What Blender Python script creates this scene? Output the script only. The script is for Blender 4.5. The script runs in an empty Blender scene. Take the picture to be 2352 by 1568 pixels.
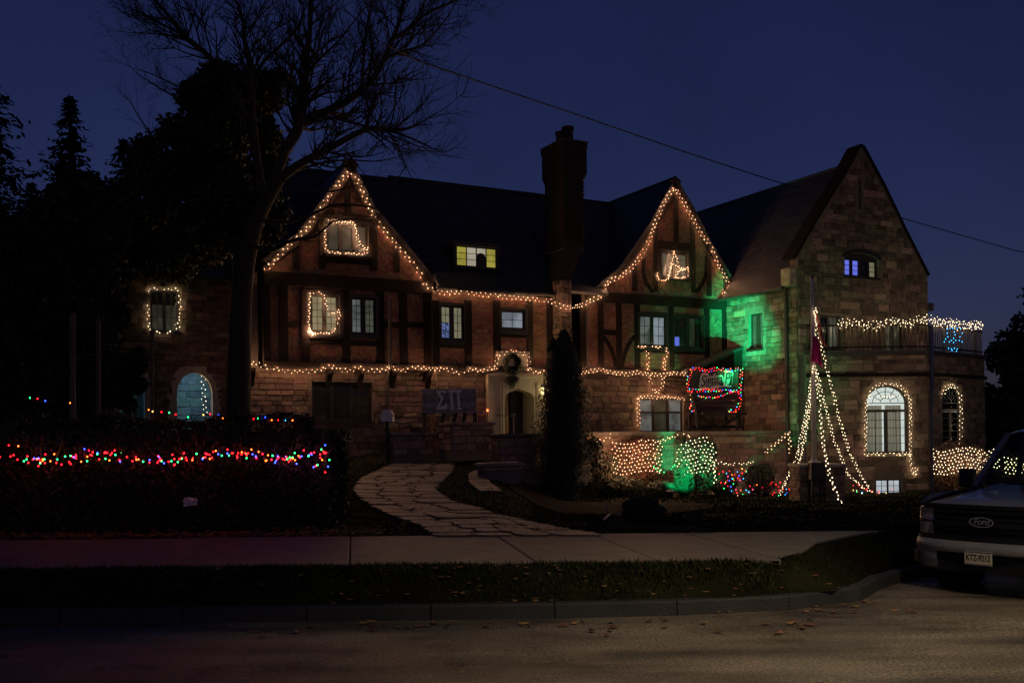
import bpy, bmesh, math, random
from mathutils import Vector, Matrix
from mathutils.geometry import tessellate_polygon

random.seed(7)
SC = bpy.context.scene
COL = SC.collection
R = math.radians

# ------------------------------------------------------------------ camera
F, CX, HY, ROLL, CZ = 2287.0, 1176.0, 1005.0, 0.0113, 1.75      # measured on a 2352 x 1568 print of the view
cam = bpy.data.cameras.new('camera')
cam.sensor_width = 36.0
cam.lens = 36.0 * F / 2352.0
cam.shift_y = (HY - 784.0) / 2352.0
cam.clip_end = 900.0
cam_o = bpy.data.objects.new('camera', cam)
COL.objects.link(cam_o)
cam_o.location = (0, 0, CZ)
cr, sr = math.cos(ROLL), math.sin(ROLL)
cam_o.matrix_world = Matrix(((cr, sr, 0, 0), (0, 0, -1, 0), (-sr, cr, 0, CZ), (0, 0, 0, 1)))
SC.camera = cam_o

# ------------------------------------------------------------------ sky, moonlight, exposure
SUN_EL, SUN_ROT = R(6.0), R(170)
world = bpy.data.worlds.new('World')
SC.world = world
world.use_nodes = True
wn = world.node_tree
wn.nodes.clear()
sky = wn.nodes.new('ShaderNodeTexSky')
sky.sky_type = 'NISHITA'
sky.sun_disc = False
sky.sun_elevation = SUN_EL
sky.sun_rotation = SUN_ROT
sky.ozone_density = 3.0
tint = wn.nodes.new('ShaderNodeMix')
tint.data_type = 'RGBA'
tint.blend_type = 'MULTIPLY'
tint.inputs[0].default_value = 1.0
tint.inputs[7].default_value = (0.215, 0.155, 0.325, 1)
bg = wn.nodes.new('ShaderNodeBackground')
bg.inputs[1].default_value = 0.066
wo = wn.nodes.new('ShaderNodeOutputWorld')
wn.links.new(sky.outputs[0], tint.inputs[6])
cl = wn.nodes.new('ShaderNodeTexNoise')
cl.inputs['Scale'].default_value = 2.6
cl.inputs['Detail'].default_value = 5
cl.inputs['Roughness'].default_value = 0.55
cm = wn.nodes.new('ShaderNodeMapRange')
cm.inputs['From Min'].default_value = 0.3
cm.inputs['From Max'].default_value = 0.7
cm.inputs['To Min'].default_value = 0.85
cm.inputs['To Max'].default_value = 1.15
wn.links.new(cl.outputs['Fac'], cm.inputs['Value'])
veil = wn.nodes.new('ShaderNodeVectorMath')
veil.operation = 'SCALE'
wn.links.new(tint.outputs[2], veil.inputs[0])
wn.links.new(cm.outputs[0], veil.inputs['Scale'])
wn.links.new(veil.outputs[0], bg.inputs[0])
wn.links.new(bg.outputs[0], wo.inputs[0])
sun = bpy.data.lights.new('moon', 'SUN')
sun.energy = 0.006
sun.angle = R(0.5)
sun.color = (0.8, 0.85, 1.0)
sun_o = bpy.data.objects.new('moon', sun)
COL.objects.link(sun_o)
sun_o.rotation_euler = (R(55), 0, R(20))

SC.view_settings.view_transform = 'Standard'
SC.view_settings.look = 'None'
SC.view_settings.exposure = 0.0
SC.view_settings.gamma = 1.0
SC.view_settings.use_curve_mapping = False
SC.render.engine = 'CYCLES'
SC.cycles.use_denoising = True
SC.cycles.max_bounces = 5
SC.cycles.diffuse_bounces = 2
SC.cycles.glossy_bounces = 3
SC.cycles.transmission_bounces = 4
SC.cycles.transparent_max_bounces = 12
SC.cycles.sample_clamp_direct = 2.4
SC.cycles.sample_clamp_indirect = 2.0
SC.cycles.use_light_tree = True
SC.cycles.pixel_filter_type = 'BLACKMAN_HARRIS'
SC.cycles.filter_width = 1.4


# ------------------------------------------------------------------ measuring helpers
def ray(px, py):
    X, Y = (px - CX) / F, (HY - py) / F
    return Vector((cr * X + sr * Y, 1.0, -sr * X + cr * Y))


def at(px, py, D):
    d = ray(px, py)
    return Vector((0, 0, CZ)) + d * D


TH = R(28.06)
HO = Vector((-1.353, 34.0, 0))
HM = Matrix.Translation(HO) @ Matrix.Rotation(TH, 4, 'Z')
HI = HM.inverted()
CAML = HI @ Vector((0, 0, CZ))


def H(a, b, z):
    return HM @ Vector((a, b, z))


class Plane:
    """a wall plane in house coordinates: origin, direction along the wall, outward normal"""
    def __init__(s, o, e, m):
        s.o, s.e, s.m = Vector((o[0], o[1], 0)), Vector((e[0], e[1], 0)).normalized(), Vector((m[0], m[1], 0)).normalized()
        s.holes = []

    def uv(s, px, py, off=0.0):
        d = HI.to_3x3() @ ray(px, py)
        k = (off - (CAML - s.o).dot(s.m)) / d.dot(s.m)
        p = CAML + d * k
        return (p - s.o).dot(s.e), p.z

    def pt(s, u, z, off=0.0):
        p = s.o + s.e * u + s.m * off
        return Vector((p.x, p.y, z))

    def w(s, px, py, off=0.0):
        u, z = s.uv(px, py, off)
        return HM @ s.pt(u, z, off)

    def rot(s):
        return math.atan2(s.e.y, s.e.x)


def sstep(a, b, x):
    t = max(0.0, min(1.0, (x - a) / (b - a)))
    return t * t * (3 - 2 * t)


KERB = [(-60, 10.2), (-20, 9.9), (-4, 9.62), (0, 9.6), (2.2, 9.75), (3.4, 10.2), (4.0, 11.0), (4.5, 12.0), (5.4, 12.9), (9, 15.7), (13, 18.8), (30, 32), (80, 71), (140, 118)]


def kerb_side(x, y):
    """signed distance to the kerb: negative on the road"""
    best, sg = 1e9, 1
    for (x0, y0), (x1, y1) in zip(KERB, KERB[1:]):
        dx, dy = x1 - x0, y1 - y0
        t = max(0, min(1, ((x - x0) * dx + (y - y0) * dy) / (dx * dx + dy * dy)))
        qx, qy = x - x0 - t * dx, y - y0 - t * dy
        d = math.hypot(qx, qy)
        if d < best:
            best, sg = d, 1 if dx * qy - dy * qx > 0 else -1
    return best * sg


def road_z(x, y):
    return -0.09 * sstep(2, 6, x) * sstep(8, 12, y) - 0.018 * max(0, y - 12) * sstep(2, 6, x)


def ground_z(x, y):
    k = sstep(-0.03, 0.055, x / max(y, 8.0))          # the plot falls to the right, rises to the left
    rise = 0.04 * (1 - k) - 0.035 * k
    far = min(max(y - 13.8, 0), 22)
    z = 0.405 + rise * far
    if y < 13.8:
        z = 0.405
    z += 0.02 * math.sin(x * 1.3 + y * .7) * sstep(14, 17, y)
    if y < 10.8 or x > 3:
        d = kerb_side(x, y)
        t = sstep(0.15, 0.7, d)
        z = (road_z(x, y) + 0.13) * (1 - t) + z * t
        if d < 0.12:
            z = road_z(x, y) - 0.06
    return z


def gnd(px, py, dz=0.0):
    """where the line of sight meets the ground"""
    d = ray(px, py)
    t = 4.0
    while t < 80:
        p = Vector((0, 0, CZ)) + d * t
        if p.z < ground_z(p.x, p.y) + dz:
            return p
        t += 0.05
    return p


# ------------------------------------------------------------------ mesh builder
class MB:
    def __init__(s):
        s.v, s.f = [], []

    def add(s, vs, fs):
        o = len(s.v)
        s.v += [tuple(v) for v in vs]
        s.f += [tuple(i + o for i in f) for f in fs]
        return s

    def box(s, x0, x1, y0, y1, z0, z1, M=None):
        vs = [Vector(p) for p in ((x0, y0, z0), (x1, y0, z0), (x1, y1, z0), (x0, y1, z0), (x0, y0, z1), (x1, y0, z1), (x1, y1, z1), (x0, y1, z1))]
        if M is not None:
            vs = [M @ v for v in vs]
        return s.add(vs, [(3, 2, 1, 0), (4, 5, 6, 7), (0, 1, 5, 4), (1, 2, 6, 5), (2, 3, 7, 6), (3, 0, 4, 7)])

    def pbox(s, pl, u0, u1, z0, z1, o0, o1):
        """a box against a wall plane"""
        vs = [pl.pt(u, z, o) for z in (z0, z1) for (u, o) in ((u0, o1), (u1, o1), (u1, o0), (u0, o0))]
        return s.add(vs, [(3, 2, 1, 0), (4, 5, 6, 7), (0, 1, 5, 4), (1, 2, 6, 5), (2, 3, 7, 6), (3, 0, 4, 7)])

    def bar(s, p, q, w, d, up=Vector((0, 0, 1))):
        p, q = Vector(p), Vector(q)
        t = (q - p).normalized()
        x = t.cross(up)
        if x.length < 1e-4:
            x = t.cross(Vector((1, 0, 0)))
        x.normalize()
        y = x.cross(t)
        vs = [c + x * (a * w / 2) + y * (b * d / 2) for c in (p, q) for (a, b) in ((-1, -1), (1, -1), (1, 1), (-1, 1))]
        return s.add(vs, [(3, 2, 1, 0), (4, 5, 6, 7), (0, 1, 5, 4), (1, 2, 6, 5), (2, 3, 7, 6), (3, 0, 4, 7)])

    def tube(s, pts, rad, n=6, cap=True):
        pts = [Vector(p) for p in pts]
        rad = rad if isinstance(rad, (list, tuple)) else [rad] * len(pts)
        vs, prev = [], None
        for i, p in enumerate(pts):
            t = (pts[min(i + 1, len(pts) - 1)] - pts[max(i - 1, 0)])
            t = t.normalized() if t.length > 1e-6 else Vector((0, 0, 1))
            if prev is None:
                x = t.cross(Vector((0.31, 0.2, 1)))
                if x.length < 1e-3:
                    x = t.cross(Vector((1, 0, 0)))
            else:
                x = prev - t * prev.dot(t)
            x.normalize()
            prev = x
            y = t.cross(x)
            for k in range(n):
                a = 2 * math.pi * k / n
                vs.append(p + (x * math.cos(a) + y * math.sin(a)) * rad[i])
        fs = [(i * n + k, i * n + (k + 1) % n, (i + 1) * n + (k + 1) % n, (i + 1) * n + k) for i in range(len(pts) - 1) for k in range(n)]
        if cap:
            fs += [tuple(range(n - 1, -1, -1)), tuple(range((len(pts) - 1) * n, len(pts) * n))]
        return s.add(vs, fs)

    def lathe(s, prof, c=(0, 0, 0), n=16):
        vs = [(c[0] + r * math.cos(2 * math.pi * k / n), c[1] + r * math.sin(2 * math.pi * k / n), c[2] + z) for r, z in prof for k in range(n)]
        fs = [(i * n + k, i * n + (k + 1) % n, (i + 1) * n + (k + 1) % n, (i + 1) * n + k) for i in range(len(prof) - 1) for k in range(n)]
        fs += [tuple(range(n - 1, -1, -1)), tuple(range((len(prof) - 1) * n, len(prof) * n))]
        return s.add(vs, fs)

    def poly(s, loops, fn, thick):
        """2D outline with holes, put in place by fn(u, v, off), given thickness"""
        L = [[Vector((p[0], p[1], 0)) for p in lp] for lp in loops]
        tris = tessellate_polygon(L)
        flat = [p for lp in loops for p in lp]
        n = len(flat)
        vs = [fn(p[0], p[1], 0.0) for p in flat] + [fn(p[0], p[1], -thick) for p in flat]
        fs = []
        for t in tris:
            a, b, c_ = (flat[i] for i in t)
            ar = (b[0] - a[0]) * (c_[1] - a[1]) - (b[1] - a[1]) * (c_[0] - a[0])
            if abs(ar) < 1e-9:
                continue
            t = tuple(t) if ar > 0 else tuple(reversed(t))
            fs.append(t)
            fs.append(tuple(i + n for i in reversed(t)))
        o = 0
        for lp in loops:
            m = len(lp)
            for k in range(m):
                a, b = o + k, o + (k + 1) % m
                fs.append((a, a + n, b + n, b))
            o += m
        return s.add(vs, fs)

    def mesh(s, name, smooth=False):
        me = bpy.data.meshes.new(name)
        me.from_pydata(s.v, [], s.f)
        me.update()
        if smooth:
            for p in me.polygons:
                p.use_smooth = True
        return me

    def build(s, name, mat, parent=None, smooth=False, fix=False):
        me = s.mesh(name, smooth)
        if fix:
            bm = bmesh.new()
            bm.from_mesh(me)
            bmesh.ops.recalc_face_normals(bm, faces=bm.faces)
            bm.to_mesh(me)
            bm.free()
        return link(name, me, mat, parent)


def link(name, me, mat, parent=None):
    o = bpy.data.objects.new(name, me)
    if mat is not None and not me.materials:
        me.materials.append(mat)
    COL.objects.link(o)
    if parent is not None:
        o.parent = parent
    return o


def bevel(o, w=0.02, seg=2):
    bm = bmesh.new()
    bm.from_mesh(o.data)
    bmesh.ops.recalc_face_normals(bm, faces=bm.faces)
    es = [e for e in bm.edges if len(e.link_faces) == 2 and e.calc_face_angle(0) > 0.5]
    bmesh.ops.bevel(bm, geom=es, offset=w, segments=seg, affect='EDGES', profile=0.5)
    bm.to_mesh(o.data)
    bm.free()
    return o


def thing(name, label, cat, loc=(0, 0, 0), rz=0, group=None):
    o = bpy.data.objects.new(name, None)
    o.empty_display_size = 0.2
    COL.objects.link(o)
    o.location = loc
    o.rotation_euler = (0, 0, rz)
    return tag(o, label, cat, group)


def tag(o, label, cat, group=None, kind=None):
    o['label'] = label
    o['category'] = cat
    if group:
        o['group'] = group
    if kind:
        o['kind'] = kind
    return o


def struct(o):
    o['kind'] = 'structure'
    return o


def local(root, pts):
    M = root.matrix_basis.inverted()
    return [M @ Vector(p) for p in pts]


# ------------------------------------------------------------------ materials
def mat(name, col, rough=0.8, var=0.25, scale=6.0, bump=0.0, bscale=30.0, metal=0.0, spec=0.5, isl=0.0, obj=0.0, col2=None, coat=0.0, stretch=None):
    m = bpy.data.materials.new(name)
    m.use_nodes = True
    nt = m.node_tree
    N, L = nt.nodes, nt.links
    b = N['Principled BSDF']
    b.inputs['Roughness'].default_value = rough
    b.inputs['Metallic'].default_value = metal
    b.inputs['Specular IOR Level'].default_value = spec
    b.inputs['Coat Weight'].default_value = coat
    tc = N.new('ShaderNodeTexCoord')
    src = tc.outputs['Object']
    if stretch:
        mp = N.new('ShaderNodeMapping')
        mp.inputs['Scale'].default_value = stretch
        L.new(src, mp.inputs['Vector'])
        src = mp.outputs[0]
    nz = N.new('ShaderNodeTexNoise')
    nz.inputs['Scale'].default_value = scale
    nz.inputs['Detail'].default_value = 6
    L.new(src, nz.inputs['Vector'])
    rp = N.new('ShaderNodeValToRGB')
    c2 = col2 or tuple(c * (1 - var) for c in col)
    c1 = tuple(min(1, c * (1 + var * .6)) for c in col) if not col2 else col
    rp.color_ramp.elements[0].color = (*c2, 1)
    rp.color_ramp.elements[1].color = (*c1, 1)
    rp.color_ramp.elements[0].position = 0.32
    rp.color_ramp.elements[1].position = 0.68
    L.new(nz.outputs['Fac'], rp.inputs[0])
    out = rp.outputs[0]
    for amt, node, sock in ((isl, 'ShaderNodeNewGeometry', 'Random Per Island'), (obj, 'ShaderNodeObjectInfo', 'Random')):
        if amt:
            g = N.new(node)
            hs = N.new('ShaderNodeHueSaturation')
            mr = N.new('ShaderNodeMapRange')
            mr.inputs['To Min'].default_value = 1 - amt
            mr.inputs['To Max'].default_value = 1 + amt
            L.new(g.outputs[sock], mr.inputs['Value'])
            L.new(mr.outputs[0], hs.inputs['Value'])
            wn_ = N.new('ShaderNodeTexWhiteNoise')
            wn_.noise_dimensions = '1D'
            L.new(g.outputs[sock], wn_.inputs['W'])
            m2 = N.new('ShaderNodeMapRange')
            m2.inputs['To Min'].default_value = 0.5 - 0.035
            m2.inputs['To Max'].default_value = 0.5 + 0.035
            L.new(wn_.outputs['Value'], m2.inputs['Value'])
            L.new(m2.outputs[0], hs.inputs['Hue'])
            L.new(out, hs.inputs['Color'])
            out = hs.outputs[0]
    L.new(out, b.inputs['Base Color'])
    if bump:
        n2 = N.new('ShaderNodeTexNoise')
        n2.inputs['Scale'].default_value = bscale
        n2.inputs['Detail'].default_value = 8
        L.new(src, n2.inputs['Vector'])
        bp = N.new('ShaderNodeBump')
        bp.inputs['Strength'].default_value = bump
        bp.inputs['Distance'].default_value = 0.03
        L.new(n2.outputs['Fac'], bp.inputs['Height'])
        L.new(bp.outputs[0], b.inputs['Normal'])
    return m


def emit(name, col, strength, var=0.0, scale=1.5, base=0.05, rough=0.15, col2=None):
    """a lit pane, lamp or bulb"""
    m = bpy.data.materials.new(name)
    m.use_nodes = True
    N, L = m.node_tree.nodes, m.node_tree.links
    b = N['Principled BSDF']
    b.inputs['Base Color'].default_value = (base, base, base, 1)
    b.inputs['Roughness'].default_value = rough
    b.inputs['Emission Color'].default_value = (*col, 1)
    b.inputs['Emission Strength'].default_value = strength
    if var or col2:
        g = N.new('ShaderNodeNewGeometry')
        nz = N.new('ShaderNodeTexNoise')
        nz.inputs['Scale'].default_value = scale
        nz.inputs['Detail'].default_value = 3
        L.new(g.outputs['Position'], nz.inputs['Vector'])
        rp = N.new('ShaderNodeValToRGB')
        c2 = col2 or tuple(c * (1 - var) for c in col)
        rp.color_ramp.elements[0].color = (*c2, 1)
        rp.color_ramp.elements[1].color = (*col, 1)
        rp.color_ramp.elements[0].position = 0.38
        rp.color_ramp.elements[1].position = 0.6
        L.new(nz.outputs['Fac'], rp.inputs[0])
        L.new(rp.outputs[0], b.inputs['Emission Color'])
    return m


def glass(name, tintc=(1, 1, 1)):
    m = bpy.data.materials.new(name)
    m.use_nodes = True
    N, L = m.node_tree.nodes, m.node_tree.links
    N.remove(N['Principled BSDF'])
    t = N.new('ShaderNodeBsdfTransparent')
    t.inputs[0].default_value = (*tintc, 1)
    g = N.new('ShaderNodeBsdfGlossy')
    g.inputs['Roughness'].default_value = 0.03
    fr = N.new('ShaderNodeFresnel')
    mx = N.new('ShaderNodeMixShader')
    L.new(fr.outputs[0], mx.inputs[0])
    L.new(t.outputs[0], mx.inputs[1])
    L.new(g.outputs[0], mx.inputs[2])
    L.new(mx.outputs[0], N['Material Output'].inputs[0])
    return m


def leafmat(name, col):
    m = mat(name, col, rough=0.7, var=0.4, scale=3, isl=0.35)
    return m


M = dict(
    sooty_shade=mat('sooty_shade_brick', (0.02, 0.014, 0.012), 0.9, 0.3, 9, 0.3, 60, isl=0.4),  # near-black stack: soot, plus shade put into the colour against stray bulb light
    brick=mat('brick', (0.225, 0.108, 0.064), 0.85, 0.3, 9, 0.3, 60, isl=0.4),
    mortar=mat('mortar', (0.17, 0.14, 0.11), 0.95, 0.2, 8, 0.4, 60),
    timber=mat('dark_timber', (0.016, 0.011, 0.008), 0.85, 0.4, 12, 0.4, 40, obj=0.3, spec=.15),
    stone=mat('rubble_stone', (0.25, 0.19, 0.125), 0.9, 0.45, 5, 0.6, 25, isl=0.5, obj=0.5),
    lime=mat('limestone', (0.42, 0.37, 0.28), 0.85, 0.18, 6, 0.3, 40),
    slate=mat('roof_slate', (0.018, 0.018, 0.019), 0.6, 0.4, 5, 0.5, 20, isl=0.4),
    lead=mat('lead_gutter', (0.03, 0.028, 0.025), 0.5, 0.3),
    frame=mat('dark_window_frame', (0.02, 0.017, 0.014), 0.5, 0.3),
    oak=mat('varnished_oak', (0.16, 0.085, 0.035), 0.45, 0.3, 10, 0.2, 30, stretch=(1, 1, 0.15)),
    ironblk=mat('black_iron', (0.012, 0.012, 0.013), 0.45, 0.3),
    concrete=mat('pavement_concrete', (0.145, 0.128, 0.104), 0.55, 0.25, 3, 0.5, 60, obj=0.12),
    kerb=mat('kerb_stone', (0.03, 0.03, 0.03), 0.7, 0.3, 4, 0.4, 50),
    flag=mat('flagstone', (0.15, 0.125, 0.095), 0.42, 0.4, 4, 0.6, 30, obj=0.5),
    soil=mat('dark_mulch', (0.022, 0.015, 0.010), 0.95, 0.5, 9, 0.9, 40, spec=.04),
    grass=mat('lawn_grass', (0.036, 0.043, 0.014), 0.9, 0.5, 5, 0.6, 80, isl=0.4, spec=.1),
    lawn=mat('lawn_ground', (0.02, 0.02, 0.009), 0.95, 0.5, 1.5, 0.8, 60, spec=.04),
    leaf=leafmat('evergreen_leaf', (0.022, 0.034, 0.014)),
    conif=leafmat('conifer_needles', (0.014, 0.022, 0.012)),
    hedge=leafmat('hedge_leaf', (0.024, 0.020, 0.010)),
    rust=leafmat('rust_leaf', (0.11, 0.05, 0.028)),
    deadleaf=mat('dead_leaf', (0.17, 0.085, 0.035), 0.7, 0.4, 9, isl=0.5),
    twig=mat('hedge_twig', (0.12, 0.08, 0.05), 0.8, 0.3, isl=0.3),
    bark=mat('tree_bark', (0.03, 0.024, 0.018), 0.95, 0.4, 8, 0.8, 20),
    wood=mat('weathered_wood', (0.10, 0.075, 0.05), 0.8, 0.35, 6, 0.4, 30, obj=0.2, stretch=(1, 1, 0.2)),
    dkwood=mat('dark_stained_wood', (0.02, 0.017, 0.014), 0.7, 0.3, 6, 0.3, 30),
    greywood=mat('grey_painted_plank', (0.27, 0.27, 0.25), 0.6, 0.4, 6, 0.3, 30, obj=0.25),
    white=mat('white_paint', (0.72, 0.70, 0.66), 0.5, 0.1, 5),
    polew=mat('pole_paint', (0.72, 0.68, 0.58), 0.35, 0.08, 5),
    galv=mat('galvanised_steel', (0.22, 0.22, 0.23), 0.45, 0.2, 8, metal=0.6),
    wire=mat('dark_green_wire', (0.012, 0.02, 0.012), 0.6, 0.2),
    cloth_w=mat('white_curtain', (0.7, 0.68, 0.64), 0.9, 0.1),
    black=mat('matt_black', (0.006, 0.006, 0.007), 0.6, 0.2),
    glassd=mat('dark_glass', (0.012, 0.014, 0.013), 0.08, 0.3, 2),
)


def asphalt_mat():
    m = mat('wet_asphalt_painted_glints', (0.19, 0.155, 0.115), 0.55, 0.8, 0.9, 1.0, 45, stretch=(.55, 1.7, 1))  # large colour blotches stand in for dappled lamplight and wet glints
    N, L = m.node_tree.nodes, m.node_tree.links
    b = N['Principled BSDF']
    tc = N.new('ShaderNodeTexCoord')
    nz = N.new('ShaderNodeTexNoise')
    nz.inputs['Scale'].default_value = 0.7
    nz.inputs['Detail'].default_value = 5
    L.new(tc.outputs['Object'], nz.inputs['Vector'])
    mr = N.new('ShaderNodeMapRange')
    mr.inputs['From Min'].default_value = 0.35
    mr.inputs['From Max'].default_value = 0.65
    mr.inputs['To Min'].default_value = 0.2
    mr.inputs['To Max'].default_value = 0.65
    L.new(nz.outputs['Fac'], mr.inputs['Value'])
    L.new(mr.outputs[0], b.inputs['Roughness'])
    base_link = b.inputs['Base Color'].links[0].from_socket
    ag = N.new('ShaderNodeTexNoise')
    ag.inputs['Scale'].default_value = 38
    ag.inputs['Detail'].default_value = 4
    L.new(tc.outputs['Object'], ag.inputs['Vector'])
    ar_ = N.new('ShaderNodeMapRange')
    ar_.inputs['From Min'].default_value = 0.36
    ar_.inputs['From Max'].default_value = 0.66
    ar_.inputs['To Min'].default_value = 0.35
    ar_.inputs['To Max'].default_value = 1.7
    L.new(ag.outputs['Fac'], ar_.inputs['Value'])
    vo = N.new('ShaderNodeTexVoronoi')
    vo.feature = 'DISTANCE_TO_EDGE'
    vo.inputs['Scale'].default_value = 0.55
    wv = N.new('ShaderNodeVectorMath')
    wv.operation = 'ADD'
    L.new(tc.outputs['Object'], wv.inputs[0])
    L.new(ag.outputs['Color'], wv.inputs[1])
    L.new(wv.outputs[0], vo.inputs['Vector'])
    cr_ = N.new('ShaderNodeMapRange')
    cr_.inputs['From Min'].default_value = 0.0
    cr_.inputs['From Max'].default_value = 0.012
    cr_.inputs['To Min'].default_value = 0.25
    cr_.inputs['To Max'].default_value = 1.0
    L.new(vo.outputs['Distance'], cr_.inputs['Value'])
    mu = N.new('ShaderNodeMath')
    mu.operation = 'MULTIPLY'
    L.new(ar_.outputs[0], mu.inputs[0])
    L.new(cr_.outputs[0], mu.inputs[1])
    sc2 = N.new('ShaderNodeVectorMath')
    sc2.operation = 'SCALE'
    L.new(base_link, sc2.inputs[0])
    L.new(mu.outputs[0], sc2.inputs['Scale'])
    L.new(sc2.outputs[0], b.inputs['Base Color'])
    return m


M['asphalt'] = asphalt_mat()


def slate_mat():
    m = mat('coursed_slate', (0.03, 0.03, 0.031), 0.5, 0.35, 5, 0.3, 20)
    N, L = m.node_tree.nodes, m.node_tree.links
    b = N['Principled BSDF']
    tc = N.new('ShaderNodeTexCoord')
    sp = N.new('ShaderNodeSeparateXYZ')
    L.new(tc.outputs['Object'], sp.inputs[0])
    ad = N.new('ShaderNodeMath')
    L.new(sp.outputs['X'], ad.inputs[0])
    L.new(sp.outputs['Y'], ad.inputs[1])
    cb_ = N.new('ShaderNodeCombineXYZ')
    L.new(ad.outputs[0], cb_.inputs['X'])
    L.new(sp.outputs['Z'], cb_.inputs['Y'])
    bt = N.new('ShaderNodeTexBrick')
    bt.inputs['Scale'].default_value = 1.0
    bt.inputs['Brick Width'].default_value = 0.3
    bt.inputs['Row Height'].default_value = 0.17
    bt.inputs['Mortar Size'].default_value = 0.012
    bt.inputs['Color1'].default_value = (0.02, 0.02, 0.021, 1)
    bt.inputs['Color2'].default_value = (0.05, 0.047, 0.044, 1)
    bt.inputs['Mortar'].default_value = (0.004, 0.004, 0.004, 1)
    L.new(cb_.outputs[0], bt.inputs['Vector'])
    L.new(bt.outputs['Color'], b.inputs['Base Color'])
    bp = N.new('ShaderNodeBump')
    bp.inputs['Strength'].default_value = 0.8
    bp.inputs['Distance'].default_value = 0.03
    L.new(bt.outputs['Color'], bp.inputs['Height'])
    L.new(bp.outputs[0], b.inputs['Normal'])
    return m


M['slates'] = slate_mat()

# ------------------------------------------------------------------ street lamps of the corner (stand right of the view)
def street_lamp(label, x, y, h, energy, aim, size, blend):
    t = thing('street_lamp', label, 'street lamp', (x + 1.6, y, road_z(x, y)), 0, 'street lamps of the corner')
    MB().tube([(0, 0, 0), (0, 0, h * .4), (0, 0, h - .6)], [0.11, 0.09, 0.06], 10).build('post', M['galv'], t, True)
    MB().tube([(0, 0, h - .7), (-.3, 0, h - .1), (-.9, 0, h + .2), (-1.4, 0, h + .22)], [0.045, .04, .04, .035], 8).build('arm', M['galv'], t, True)
    MB().lathe([(0.02, .16), (.12, .13), (.2, .05), (.21, 0), (.1, .0)], (-1.6, 0, h + .1), 12).build('lamp_head', M['galv'], t, True)
    MB().lathe([(0.03, -.09), (.12, -.06), (.17, -.012), (.02, -.01)], (-1.6, 0, h + .1), 12).build('lamp_glass', emit('sodium_lamp', (1, .72, .42), 8), t, True)
    l = bpy.data.lights.new('street_light', 'SPOT')
    l.energy = energy
    l.color = (1.0, 0.80, 0.50)
    l.spot_size = R(size)
    l.spot_blend = blend
    l.shadow_soft_size = 0.16
    o = bpy.data.objects.new('street_light', l)
    COL.objects.link(o)
    o.parent = t
    o.location = (-1.6, 0, h - .06)
    o.rotation_euler = Vector(aim).to_track_quat('-Z', 'Y').to_euler()
    return t


street_lamp('grey street lamp over the near lane', 5.2, 4.6, 7.4, 1650, (-.22, .36, -.88), 68, 1.0)
street_lamp('grey street lamp farther right along the street', 14.0, 3.0, 8.2, 2300, (-.012, .99, -.09), 27, 1.0)

# ================================================================== GROUND
gx = [-260, -160, -100, -70] + [-50 + i * 1.5 for i in range(24)] + [-13.5 + i * .45 for i in range(84)] + [25 + i * 2 for i in range(14)] + [70, 100, 160, 260]
gy = [-80, -40, -15, 0, 5, 8] + [8.6 + i * .2 for i in range(26)] + [14 + i * .5 for i in range(60)] + [45, 50, 60, 80, 120, 180, 300, 500]
mb = MB()
mb.v = [(x, y, ground_z(x, y) - (.25 if .12 <= kerb_side(x, y) < .95 else (.2 if kerb_side(x, y) < .12 else 0))) for y in gy for x in gx]
nx = len(gx)
mb.f = [(j * nx + i, j * nx + i + 1, (j + 1) * nx + i + 1, (j + 1) * nx + i) for j in range(len(gy) - 1) for i in range(nx - 1)]
struct(mb.build('ground', M['lawn'], None, True))

# road
rx = [-60 + i * 2 for i in range(25)] + [-10 + i * .5 for i in range(60)] + [20 + i * 4 for i in range(14)]
ry = [-30, -15, -5, 0, 3] + [5 + i * .3 for i in range(40)] + [17 + i * 2 for i in range(50)]
mb = MB()
idx = {}
for j in range(len(ry) - 1):
    for i in range(len(rx) - 1):
        x0, x1, y0, y1 = rx[i], rx[i + 1], ry[j], ry[j + 1]
        if kerb_side((x0 + x1) / 2, (y0 + y1) / 2) < 0.35:
            q = []
            for (ii, jj) in ((i, j), (i + 1, j), (i + 1, j + 1), (i, j + 1)):
                if (ii, jj) not in idx:
                    idx[(ii, jj)] = len(mb.v)
                    x, y = rx[ii], ry[jj]
                    mb.v.append((x, y, road_z(x, y)))
                q.append(idx[(ii, jj)])
            mb.f.append(tuple(q))
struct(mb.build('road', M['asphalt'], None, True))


# verge between kerb and pavement
vp = []
for (x0, y0), (x1, y1) in zip(KERB[1:-2], KERB[2:-1]):
    n = max(1, int(math.hypot(x1 - x0, y1 - y0) / .4))
    vp += [Vector((x0 + (x1 - x0) * k / n, y0 + (y1 - y0) * k / n, 0)) for k in range(n)]
mb = MB()
OFF = (.14, .2, .3, .45, .65, .9, 1.25)
for i, p in enumerate(vp):
    t = (vp[min(i + 2, len(vp) - 1)] - vp[max(i - 2, 0)]).normalized()
    nn = Vector((-t.y, t.x, 0))
    for o_ in OFF:
        q = p + nn * o_
        tt = sstep(.15, .7, o_)
        mb.v.append((q.x, q.y, (road_z(p.x, p.y) + .138) * (1 - tt) + max(.39, ground_z(q.x, q.y)) * tt * 1.0 if q.y < 13.8 else (road_z(p.x, p.y) + .138) * (1 - tt) + ground_z(q.x, q.y) * tt + .004))
m_ = len(OFF)
mb.f = [(i * m_ + k, i * m_ + k + 1, (i + 1) * m_ + k + 1, (i + 1) * m_ + k) for i in range(len(vp) - 1) for k in range(m_ - 1)]
struct(mb.build('verge', M['lawn'], None, True))


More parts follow.
